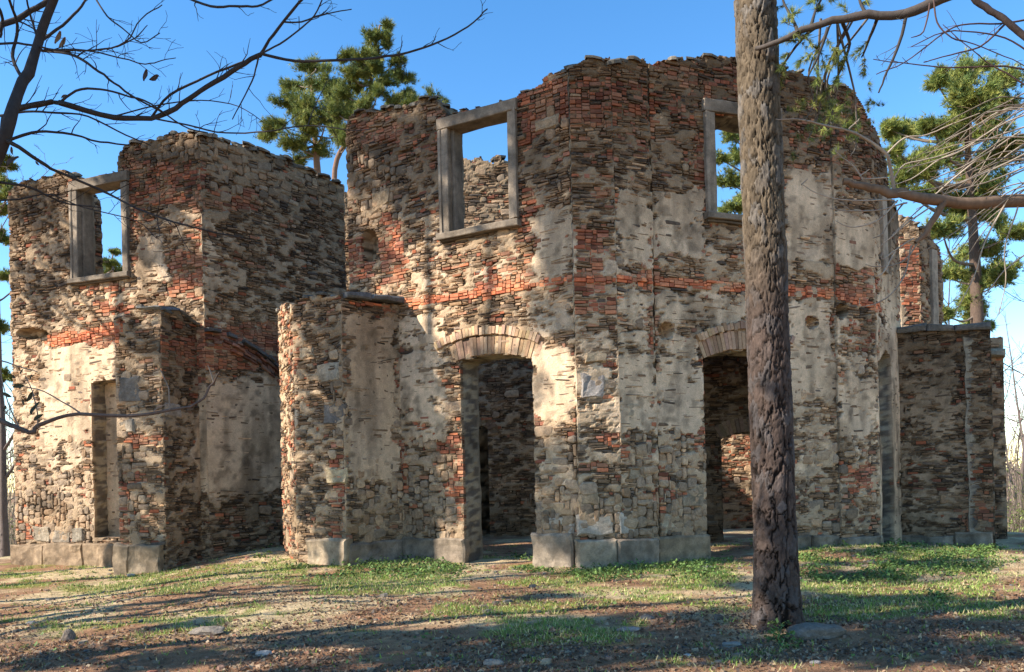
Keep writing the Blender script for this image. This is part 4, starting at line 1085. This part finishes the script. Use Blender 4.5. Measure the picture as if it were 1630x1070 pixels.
# plates: long ragged cells low down, smaller flakes higher up
lowf = 1 - ss(1.8, 3.8, ZC)
wA_ = (fbm(TH * 2.2, ZC * 3.5, 1.0, 4, 405) - .5); wB_ = (fbm(TH * 6, ZC * 9, 2.0, 4, 407) - .5)
env = np.sin(TH / 2) ** 2            # keeps the seam closed at the back
U1 = TH * 9 / (2 * math.pi) + (wA_ * 2.4 + wB_ * .9) * env; U2 = TH * 15 / (2 * math.pi) + (wA_ * 2.2 + wB_ * 1.4) * env
f1, f2, cid = worley(np.mod(U1, 9), ZC / .42 + wB_ * .9 + wA_ * .5, 3, per=9)
g1, g2, cid2 = worley(np.mod(U2, 15), ZC / .16 + wB_ * 1.2, 9, per=15)
h1, h2, cid3 = worley(np.mod(TH * 26 / (2 * math.pi) + wB_ * 1.5 * env, 26), ZC / .07 + wB_ * 2, 13, per=26)
e1 = ss(.02, .13, f2 - f1); e2 = ss(.01, .09, g2 - g1); e3 = ss(.0, .15, h2 - h1)
pl = lowf * (e1 * (.72 + .28 * e2)) + (1 - lowf) * (e2 * (.55 + .2 * e1 + .25 * e3))
disp = (pl - .7) * .034 + (fbm(TH * 12, ZC * 30, 3.0, 4, 403) - .5) * .007 + (cid2 - .5) * .014 + (cid - .5) * .012 * lowf + (cid3 - .5) * .006
Rr = R0 + flare + disp
Vt = Cc[:, None] + np.stack([np.cos(TH) * Rr, np.sin(TH) * Rr, 0 * TH], -1)
tone = (.62 + .35 * cid2 + .2 * cid + .25 * cid3)[..., None] * (.7 + .6 * fbm(TH * 5, ZC * 8, 4.0, 4, 409))[..., None]
c_lo = np.array([.075, .052, .041]); c_hi = np.array([.115, .085, .055]); hi = ss(3.2, 4.6, ZC)[..., None]
bc = (c_lo * (1 - hi) + c_hi * hi) * tone; crack = (1 - pl)[..., None]
bc = bc * (1 - .82 * crack)
grey = ss(.6, .8, cid2)[..., None] * .4; bc = bc * (1 - grey) + grey * bc.mean(-1, keepdims=True) * 1.25
ii = np.arange(nh - 1)[:, None] * na; jj = np.arange(na); j2 = (jj + 1) % na
q = np.stack([ii + jj, ii + j2, ii + na + j2, ii + na + jj], -1).reshape(-1, 4)
mesh_obj('trunk', Vt.reshape(-1, 3), [q], M_bark, tree, bc.reshape(-1, 3), smooth=True)
top = ctr[-1]
br_col = (.15, .12, .10)
def limb_px(mb, pts, w0, w1, col, sides=7, n=4):
    """pts: (px, py, depth)"""
    P = np.array([at(x, y, d) for x, y, d in pts]); P = smooth_path(P, n); dm = np.mean([p[2] for p in pts])
    R = np.linspace(w0, w1, len(P)) / F * dm / 2
    R = R * (1 + .16 * (vn(np.arange(len(P)) * .9, pts[0][0] * .01, 0.0, 77) - .3)); P = P + (np.stack([vn(np.arange(len(P)) * .7, pts[0][1] * .1 + i_, 0.0, 78 + i_) for i_ in range(3)], 1) - .5) * min(.035, .006 + R.mean() * .5)
    tube(mb, P, R, sides, col); return P, R
mb = MB(); nd = MB(); rnd = np.random.default_rng(9)
main, R_ = limb_px(mb, [(1202, 78, 8.25), (1240, 64, 8.1), (1290, 44, 8), (1360, 26, 7.9), (1440, 22, 7.8), (1500, -4, 7.7), (1580, -40, 7.6)], 7, 17, (.075, .06, .05))
subs = [[(1318, 44, 7.9), (1305, 85, 7.9), (1287, 121, 7.9)], [(1443, 22, 7.8), (1432, 68, 7.8), (1412, 115, 7.8), (1399, 147, 7.8)], [(1270, 52, 8), (1262, 30, 8.2), (1250, 8, 8.3), (1240, -20, 8.4)], [(1340, 30, 8), (1352, 70, 8.2), (1338, 112, 8.3), (1325, 140, 8.4)],
        [(1300, 42, 8), (1280, 60, 8.2), (1255, 90, 8.3), (1243, 110, 8.3)], [(1380, 24, 7.9), (1370, 5, 8), (1365, -20, 8.1)], [(1290, 46, 8), (1300, 15, 8.2), (1318, -20, 8.3)], [(1400, 22, 7.9), (1385, 60, 8.1), (1372, 92, 8.3)]]
CCn = []; DDn = []
for s_ in subs:
    P_, R2 = limb_px(mb, s_, 6, 2.5, (.05, .042, .036), 5)
    ext = []; twigs(mb, P_, R2, rnd, 1, (.06, .05, .04), 6, .27, -.12, .8, .0018, None, ext)
    if s_ is subs[1]: continue
    for e in ext:
        if rnd.random() < .8: CCn.append(e[1:] + rnd.normal(0, .008, (len(e) - 1, 3))); DDn.append(np.tile(unit(e[-1] - e[-2]), (len(e) - 1, 1)))
ext = []; twigs(mb, main[: len(main) * 2 // 3], R_, rnd, 1, (.06, .05, .04), 5, .45, -.1, .8, .0018, None, ext)
for e in ext:
    px_, py_ = proj(e[-1])
    if px_ < 1420 and rnd.random() < .8: CCn.append(e[1:] + rnd.normal(0, .008, (len(e) - 1, 3))); DDn.append(np.tile(unit(e[-1] - e[-2]), (len(e) - 1, 1)))
# sprays hanging against the wall top
for i in range(70):
    x, y = rnd.normal(1320, 36), rnd.normal(185, 26)
    if x < 1252: continue
    p = at(x, y, rnd.uniform(8.3, 9.0)); CCn.append(p + rnd.normal(0, .02, (3, 3))); DDn.append(np.tile(unit(rnd.normal(0, 1, 3)), (3, 1)))
for i in range(7):
    x, y = rnd.normal(1325, 32), rnd.normal(185, 20); limb_px(mb, [(1330 + rnd.normal(0, 25), 30, 8.1), (x + rnd.normal(0, 8), (y + 60) / 2, 8.4), (x, y, 8.6), (x - 10, y + 25, 8.6)], 4, 1.5, (.13, .11, .09), 4)
needles(nd, np.concatenate(CCn), np.concatenate(DDn), 22, .085, .0026, rnd, 1.0)
# crown high above the picture
cl = []
for i in range(26):
    a = rnd.uniform(0, 6.28); z = rnd.uniform(.5, 7.5); rad = rnd.uniform(.4, 2.6) * (1 - z / 11); cl.append((top[0] + math.cos(a) * rad, top[1] + math.sin(a) * rad, top[2] + z, rnd.uniform(.5, .85)))
mb2 = MB(); tube(mb2, np.array([top - [0, 0, .1], top + [.05, 0, 3], top + [.1, .1, 8]]), [.205, .13, .03], 10, (.3, .18, .11)); mb2.build('upper_trunk', M_bark, tree, True)
mb.build('branches', M_twig, tree, smooth=True); nd.build('needles', M_needle, tree)
pine('x', [top, top + np.array([.05, 0, 3.0]), top + np.array([.1, .1, 8.0])], .18, cl, '', seed=12, tufts=26, k=8, ln=.2, wd=.02, root=tree)

# ------------------------------------------------------------------ bare tree at the left edge, traced limbs
BT = empty('bare_tree', (-4.9, 6.0, float(gz(-4.9, 6.0)) - .1)); tag(BT, 'dark leafless tree leaning in from the left edge with long drooping twigs', 'tree')
mb = MB(); rnd = np.random.default_rng(15); DKB = (.04, .032, .028)  # limb bark coloured extra dark, standing in for silhouette shade
Dl = 6.0
def L3(pts, dz=0): return [(x, y, Dl + dz + .25 * math.sin(x * .013 + y * .02)) for x, y in pts]
limbs = [
 ([(-190, 760), (-110, 500), (-45, 330), (5, 215), (38, 130), (62, 68), (92, -20), (110, -80)], 25, 9),
 ([(2, 220), (15, 180), (60, 168), (95, 165), (180, 186), (240, 188), (290, 165), (330, 138), (380, 108), (415, 86)], 9, 7),
 ([(415, 86), (470, 97), (530, 96), (600, 92), (650, 84), (700, 66), (745, 42), (776, 14)], 5, 2),
 ([(415, 86), (435, 55), (458, 25), (488, -10)], 5, 4), ([(452, 35), (480, 35), (520, 22), (560, 15)], 3, 1.5), ([(415, 86), (445, 70), (475, 48), (500, 25), (515, -5)], 3, 2),
 ([(295, -5), (335, 10), (375, 10), (410, 10), (440, -5)], 4, 3), ([(240, 188), (270, 152), (330, 122), (390, 98), (415, 90)], 4, 3), ([(412, 88), (405, 120), (385, 160), (370, 190)], 3, 1.5),
 ([(0, 230), (50, 212), (100, 212), (160, 226), (205, 232)], 5, 2.5), ([(-5, 215), (30, 235), (70, 262), (95, 275), (160, 302), (215, 330), (300, 360), (380, 378)], 7, 2),
 ([(95, 165), (120, 145), (160, 142), (200, 152), (240, 165), (290, 200), (330, 212)], 4, 2), ([(60, 80), (110, 85), (150, 108), (180, 132), (220, 158), (260, 180)], 5, 2.5), ([(30, 150), (60, 85), (50, 30), (40, -10)], 4, 3),
 ([(-5, 42), (30, 30), (70, 5), (100, -20)], 9, 7), ([(-5, 70), (40, 70), (90, 80), (150, 80), (200, 68), (225, 30), (258, 8)], 4, 1.5), ([(150, -5), (170, 25), (195, 45), (225, 68), (255, 52)], 3, 1.5), ([(185, 75), (215, 60), (235, 40)], 2.5, 1.2),
 ([(70, 80), (120, 78), (175, 88), (230, 102), (258, 96), (280, 92)], 3, 1.2), ([(62, 68), (100, 40), (130, 10), (140, -10)], 5, 3), ([(240, 188), (300, 200), (360, 212), (420, 210), (490, 200), (560, 208), (592, 205)], 3, 1.4),
 ([(490, 200), (505, 160), (520, 130)], 2, 1), ([(180, 186), (250, 168), (320, 160), (380, 170), (420, 195)], 2.5, 1.2), ([(0, 290), (50, 300), (100, 322), (160, 330)], 4, 2), ([(-5, 320), (30, 318), (80, 310), (130, 330), (215, 352), (250, 380)], 3, 1.2), ([(38, 130), (20, 90), (28, 40), (10, -10)], 6, 4), ([(-5, 8), (4, 30), (0, 60)], 5, 4), ([(0, 185), (40, 178), (90, 180), (140, 186), (200, 215), (240, 232)], 4, 2),
]
for i, (pts, w0, w1) in enumerate(limbs):
    P_, R_ = limb_px(mb, L3(pts, .15 * ((i * 7) % 5 - 2)), w0, w1, DKB, 8 if w0 > 8 else 5)
    if i: twigs(mb, P_, R_, rnd, 1, DKB, 4.8, .34, .02, .75, .002)
mb.build('branches', M_twig, BT, smooth=True)
t = MB(); tb = at(-190, 760, Dl); gb = np.array([-4.9, 6.0, float(gz(-4.9, 6.0)) - .1]); tube(t, smooth_path([gb, (gb + tb) / 2 + [.03, 0, 0], tb + [0, 0, .05]], 4), np.linspace(.11, .083, 9), 9, (.11, .09, .075)); t.build('trunk', M_twig, BT, True)
def dead_leaf(x, y, d, s, parent, col=(.07, .05, .04)):
    p = at(x, y, d); n = 6; a = random.uniform(0, 6.28); ax = unit(np.array([math.cos(a) * .6, .3, math.sin(a)])); bx = unit(np.cross(ax, [.2, 1, .1])); nx = np.cross(ax, bx)
    V = []
    for i in range(5):
        t_ = i / 4; w_ = math.sin(math.pi * (t_ * .9 + .07)) * .45
        for k_ in (-1, 0, 1): V.append(p + s * (ax * (t_ - .5) * 2 + bx * w_ * k_ + nx * (.25 * abs(k_) + .3 * math.sin(t_ * 3 + a))))
    Fq = [(3 * i + k_, 3 * i + k_ + 1, 3 * i + k_ + 4, 3 * i + k_ + 3) for i in range(4) for k_ in (0, 1)]
    mesh_obj('dead_leaf', np.array(V), [np.array(Fq)], M_leaf, parent, np.tile(np.array(col), (15, 1)))
for (x, y, s_) in [(93, 60, .05), (100, 68, .045), (232, 120, .045), (246, 124, .05), (22, 258, .06), (20, 240, .03), (104, 155, .03), (60, 260, .02)]:
    dead_leaf(x, y, 6.0, s_, BT, (.22, .14, .08) if x in (93, 100) else (.08, .055, .045))

# low branch reaching in at the left
LB = empty('low_branch', at(-60, 660, 6.2)); tag(LB, 'long thin bare branch reaching in low from the left edge across the wall', 'branch')
mb = MB(); P_, R_ = limb_px(mb, [(-80, 640, 6.2), (-5, 668, 6.2), (30, 682, 6.2), (50, 688, 6.2), (66, 674, 6.2), (125, 660, 6.1), (200, 662, 6.1), (280, 652, 6.0), (318, 640, 6.0), (335, 615, 6.0), (350, 592, 5.9)], 9, 2.5, (.11, .08, .065), 7)
for pts in ([(270, 652, 6), (268, 620, 6), (256, 590, 6)], [(340, 608, 6), (334, 590, 6), (330, 582, 6)], [(130, 659, 6.1), (100, 640, 6.1), (60, 620, 6.2), (20, 612, 6.2)], [(60, 680, 6.2), (58, 650, 6.2), (50, 620, 6.2), (40, 600, 6.2)], [(30, 680, 6.2), (12, 640, 6.2), (-4, 570, 6.2)], [(-5, 572, 6.2), (20, 580, 6.2), (60, 592, 6.2)], [(245, 655, 6), (255, 648, 6), (268, 642, 6)]): limb_px(mb, pts, 2.6, 1.3, (.22, .17, .13), 4)
mb.build('branch_wood', M_twig, LB, smooth=True)
for (x, y, s_) in [(12, 628, .045), (30, 615, .05), (48, 632, .055), (55, 652, .06), (62, 665, .05), (38, 640, .03), (22, 600, .035), (35, 592, .03), (60, 645, .04), (50, 600, .03), (8, 650, .03)]:
    dead_leaf(x, y, 6.15, s_ * .8, LB, (.06, .06, .035))

# branches reaching in at the right
RB = empty('bare_branch', at(1690, 330, 6.4)); tag(RB, 'thick bare branch with pale twigs reaching in from the right edge', 'branch')
mb = MB(); rnd = np.random.default_rng(19); PALE = (.34, .27, .20); MIDB = (.17, .11, .07)
P_, R_ = limb_px(mb, [(1720, 322, 6.6), (1640, 320, 6.5), (1560, 323, 6.4), (1490, 320, 6.3), (1440, 312, 6.2), (1410, 304, 6.2), (1375, 297, 6.2), (1342, 289, 6.2)], 22, 9, MIDB, 10)
P2, R2 = limb_px(mb, [(1424, 306, 6.2), (1418, 270, 6.15), (1410, 244, 6.1), (1380, 222, 6.1), (1350, 208, 6), (1315, 200, 6), (1283, 192, 5.9)], 6, 3, np.array(PALE) * .8, 7)
P3, R3 = limb_px(mb, [(1505, 320, 6.3), (1490, 345, 6.3), (1472, 372, 6.3), (1458, 388, 6.3)], 12, 6, MIDB, 7)
tw = [[(1352, 206), (1362, 195), (1368, 190)], [(1283, 192), (1262, 190), (1235, 190)], [(1425, 318), (1380, 320), (1340, 318), (1300, 308), (1276, 294)], [(1276, 294), (1280, 290), (1286, 285)], [(1374, 285), (1355, 262), (1332, 243), (1332, 234)], [(1430, 318), (1400, 350), (1360, 362), (1330, 352)],
      [(1440, 322), (1420, 348), (1404, 372), (1390, 380)], [(1445, 322), (1400, 335), (1350, 336), (1322, 332)], [(1412, 282), (1385, 285), (1370, 280), (1384, 270)], [(1470, 372), (1440, 415), (1405, 425), (1378, 422)], [(1455, 380), (1430, 395), (1406, 412), (1404, 402)],
      [(1425, 400), (1405, 436), (1390, 440), (1378, 436)], [(1450, 390), (1440, 440), (1410, 475), (1372, 488), (1369, 474)], [(1480, 330), (1450, 350), (1415, 380), (1400, 392)], [(1412, 244), (1440, 220), (1475, 215), (1510, 200), (1560, 180)],
      [(1625, 210), (1560, 250), (1500, 280), (1440, 300)], [(1640, 240), (1580, 270), (1510, 296), (1430, 306)], [(1640, 200), (1570, 222), (1500, 252), (1450, 285), (1415, 296)], [(1640, 262), (1570, 290), (1500, 310)], [(1640, 180), (1590, 200), (1530, 240), (1470, 262), (1420, 270)],
      [(1560, 250), (1500, 300), (1450, 345), (1420, 375)], [(1570, 180), (1600, 175), (1640, 176)], [(1420, 290), (1440, 262), (1490, 250), (1560, 220), (1640, 160)], [(1600, 325), (1570, 380), (1550, 440), (1520, 500)], [(1620, 330), (1600, 390), (1600, 450), (1590, 500)], [(1640, 400), (1600, 430), (1570, 470)]]
for i, t_ in enumerate(tw):
    q_ = [(x, y, 6.2 + .2 * math.sin(i * 2.3)) for x, y in t_]; a, b_ = limb_px(mb, q_, 2.7, 1.3, np.array(PALE) * (.75 + .3 * (i % 3) / 2), 4)
    twigs(mb, a, b_, rnd, 0, MIDB, 3.0, .16, .12, .8, .0018)
for i in range(26):
    y0 = rnd.uniform(130, 330); x1 = rnd.uniform(1430, 1570); y1 = y0 + rnd.uniform(20, 150); d_ = rnd.uniform(6.1, 7.2)
    a, b_ = limb_px(mb, [(1650, y0, d_), ((1650 * 2 + x1) / 3, y0 * .72 + y1 * .28 - rnd.uniform(0, 22), d_), ((1650 + 2 * x1) / 3, y0 * .4 + y1 * .6 - rnd.uniform(0, 14), d_), (x1, y1, d_)], 2.4, 1.1, np.array(PALE) * rnd.uniform(.35, .95), 4)
    twigs(mb, a, b_, rnd, 0, MIDB, 4.0, .22, .05, .8, .0016)
for i in range(26):          # small buds at the shoots
    p = P2[rnd.integers(0, len(P2))] + rnd.normal(0, .06, 3); tube(mb, np.array([p, p + [-.006, 0, .01], p + [-.012, 0, .02]]), [.002, .005, .001], 4, (.36, .25, .16))
mb.build('branch_wood', M_twig, RB, smooth=True)
RC = empty('bare_branch', at(1560, -60, 6.0)); tag(RC, 'dark bare branch with reddish twigs crossing the top right corner', 'branch')
mb = MB()
P_, R_ = limb_px(mb, [(1520, -40, 6), (1556, 0, 6), (1585, 20, 6), (1610, 42, 6), (1640, 66, 6), (1700, 120, 6)], 9, 11, (.055, .04, .035), 7)
for pts in ([(1486, 0), (1492, 35), (1515, 60), (1550, 70), (1600, 90), (1640, 110)], [(1640, 30), (1590, 38), (1530, 40), (1490, 62), (1440, 100), (1395, 118)], [(1640, 112), (1580, 105), (1510, 108), (1450, 102), (1390, 95)], [(1600, 38), (1560, 75), (1500, 90), (1470, 100)], [(1640, 140), (1590, 110), (1560, 90), (1500, 40)], [(1480, 5), (1470, 50), (1450, 60)], [(1640, 85), (1600, 60), (1540, 50), (1500, 52), (1450, 75)]):
    q_ = [(x, y, 6.1) for x, y in pts]; a, b_ = limb_px(mb, q_, 3.2, 1.4, (.08, .048, .04), 4); twigs(mb, a, b_, rnd, 0, (.08, .048, .04), 4, .25, .02, .8, .0018)
mb.build('branch_wood', M_twig, RC, smooth=True)

# ------------------------------------------------------------------ trees standing left of the picture (they cast the dappled shade)
rs = np.random.default_rng(41)
def side_pine(x, y, h, cr, seed, lab, n=22, z0=.45):
    rnd = np.random.default_rng(seed); b = np.array([x, y, float(gz(x, y)) - .2]); tr = [b, b + [rnd.normal(0, .2), rnd.normal(0, .2), h * .5], b + [rnd.normal(0, .3), rnd.normal(0, .3), h]]
    cl = []
    for i in range(n):
        z = h * (z0 + (1 - z0) * (i + rnd.random()) / n); a = rnd.uniform(0, 6.28); rad = cr * rnd.uniform(.2, 1) * (1.15 - .75 * (z / h - z0) / (1 - z0)); cl.append((x + math.cos(a) * rad, y + math.sin(a) * rad, b[2] + z, rnd.uniform(.5, .95)))
    return pine('pine_tree', tr, .2, cl, lab, 'pines standing left of the clearing', seed, tufts=20, k=8, ln=.2, wd=.02)
TR = [(-7.8, 4.2, 11.5), (-10.8, 6.0, 12.5), (-12.0, 3.4, 12), (-13.2, 12.3, 19.5), (-15.5, 10.4, 20.5), (-17.6, 15.9, 18.5), (-19.5, 12.6, 19), (-15.2, 8.2, 19)]
want = [(wD, q) for q in [(600, 230), (625, 310), (760, 150), (870, 170), (875, 255), (590, 400), (660, 560), (700, 690), (670, 790), (880, 740), (880, 840), (880, 500), (700, 250), (790, 600)]] + \
       [(wP1, q) for q in [(945, 160), (950, 260), (950, 370), (945, 450), (950, 780), (950, 860)]] + \
       [(wA, q) for q in [(60, 330), (90, 400), (50, 460), (250, 260), (260, 340), (275, 420), (215, 300)]] + [(wC, q) for q in [(505, 690), (505, 800), (500, 500)]] + [(wSA, q) for q in [(220, 540), (220, 640), (220, 760), (220, 840)]]
SH = np.array([SDIR.x, SDIR.y]); SH = SH / np.linalg.norm(SH); clum = {i: [] for i in range(len(TR))}
def ground_pt(px, py):
    dr = ray(px, py); t = (EYE[2] + .05) / -dr[2]; return EYE + dr * t
want += [(None, q) for q in [(1330, 1020), (1420, 1014), (1520, 1010), (1610, 1012), (1330, 1050), (1450, 1050), (1580, 1050), (1210, 1035), (700, 1030), (800, 1022), (600, 1020), (480, 1030), (280, 1000), (120, 975), (930, 1005), (1000, 1015), (1320, 905), (1430, 903), (1540, 898), (60, 1050), (250, 1060), (850, 958), (650, 1060)]]
for w, (x, y) in want:  # unseen pine crowns are shaped here: clumps on sun rays shade chosen patches
    if w is None: p = ground_pt(x, y); z = 0.0
    else: u, z = w.uz(x, y); p = w.pt(u, z, 0.0)
    best = None
    for i, (tx, ty, th_) in enumerate(TR):
        q = np.array([tx, ty]) - p[:2]; t = q @ SH; off = np.linalg.norm(q - t * SH); zz_ = z + t * math.tan(SUN_EL)
        sc_ = off + max(0, zz_ - th_ + .3) * 2
        if t > 5 and (best is None or sc_ < best[0]): best = (sc_, i, p[0] + SH[0] * t, p[1] + SH[1] * t, zz_)
    clum[best[1]].append((best[2], best[3], best[4], rng.uniform(.75, 1.0) if w is not None else rng.uniform(.4, .7)))
for i, (tx, ty, th_) in enumerate(TR):
    rnd = np.random.default_rng(80 + i); cl = clum[i]
    for j in range(6):
        a_ = rnd.uniform(0, 6.28); cl.append((tx + math.cos(a_) * 1.4, ty + math.sin(a_) * 1.4, th_ - rnd.uniform(0, 4), .7))
    b_ = np.array([tx, ty, float(gz(tx, ty)) - .2])
    pine('pine_tree', [b_, b_ + [.1, .15, th_ * .5], b_ + [0, 0, th_]], .2, cl, 'tall unseen pine outside the left edge, its crown shaped to cast shade', 'pines standing left of the clearing', 90 + i, tufts=15, k=8, ln=.22, wd=.026)
SIDE = [(-17, 2.5, 15, 2.5, 55)]
for s_ in SIDE: side_pine(*s_[:4], s_[4], 'lower pine standing outside the left edge of the picture', n=16)
for i, (x, y, h) in enumerate([(-10.8, 8.6, 12), (-12, 10.6, 12), (-9.5, 4.6, 11), (-16, 7, 13)]):
    bare_tree('bare_tree', (x, y), h, .13, 'leafless tree standing outside the left edge of the picture', 'bare trees left of the clearing', 60 + i, limbs=12, start=.25, minr=.006, lev=1)

# ------------------------------------------------------------------ single stones and litter on the ground
def rock(px, py, s3, lab, col=(.25, .23, .20), seed=0, yaw=0):
    dirr = ray(px, py); t = 8.0
    for _ in range(30):
        p = EYE + dirr * t; t += (p[2] - float(gz(p[0], p[1]))) / max(.05, -dirr[2]) * .7
    p = EYE + dirr * t; r = np.random.default_rng(seed)
    import bmesh
    bm = bmesh.new(); bmesh.ops.create_icosphere(bm, subdivisions=3, radius=1)
    V = np.array([v.co[:] for v in bm.verts]); Fc = np.array([[v.index for v in f.verts] for f in bm.faces]); bm.free()
    V = np.sign(V) * np.abs(V) ** .75
    V = V * (1 + (fbm(V[:, 0] * 1.5 + seed, V[:, 1] * 1.5, V[:, 2] * 1.5 + 9, 4, 500) - .5) * .7)[:, None] * np.array(s3)
    V = V @ np.array([[math.cos(yaw), math.sin(yaw), 0], [-math.sin(yaw), math.cos(yaw), 0], [0, 0, 1]])
    V[:, 2] += s3[2] * .35
    o = mesh_obj('rock', V, [Fc], M_stone, None, np.tile(np.array(col), (len(V), 1))); o.location = (p[0], p[1], float(gz(p[0], p[1])))
    tag(o, lab, 'stone'); return o
rock(1297, 1012, (.30, .18, .09), 'long flat stone lying against the right side of the foreground pine', (.17, .14, .11), 1)
rock(1164, 1028, (.10, .06, .03), 'pale flat stone on the earth left of the foreground pine', (.24, .215, .18), 2, .4)
rock(1094, 1044, (.035, .03, .015), 'small white chip of stone at the lower edge left of the pine', (.36, .33, .29), 3)
rock(1297, 1056, (.05, .03, .018), 'small pale stone in the shade below the foreground pine', (.3, .26, .22), 4)
rock(330, 1008, (.19, .12, .05), 'low brownish stone half buried in the left foreground', (.22, .18, .14), 5)
rock(420, 1043, (.08, .05, .03), 'greyish white stone in the lower left foreground', (.3, .28, .25), 6, .3)
rock(785, 1058, (.09, .05, .035), 'small rounded stone at the bottom middle', (.27, .22, .17), 7)
rock(50, 993, (.06, .04, .03), 'small pale stone at the far left of the foreground', (.32, .29, .25), 8)
rock(110, 1018, (.07, .06, .09), 'short pointed stump like stone in the left foreground', (.19, .15, .12), 9)
rock(209, 917, (.09, .06, .04), 'small light stone below the left plinth blocks', (.3, .27, .23), 10)
rock(1000, 1004, (.12, .07, .03), 'flat reddish stone right of the mossy patch', (.34, .25, .2), 11)
rock(1030, 985, (.08, .05, .035), 'dark lump of stone at the end of the mossy patch', (.12, .11, .10), 12)
rock(1120, 905, (.16, .08, .04), 'flat stone slab before the right doorway', (.30, .26, .2), 13)
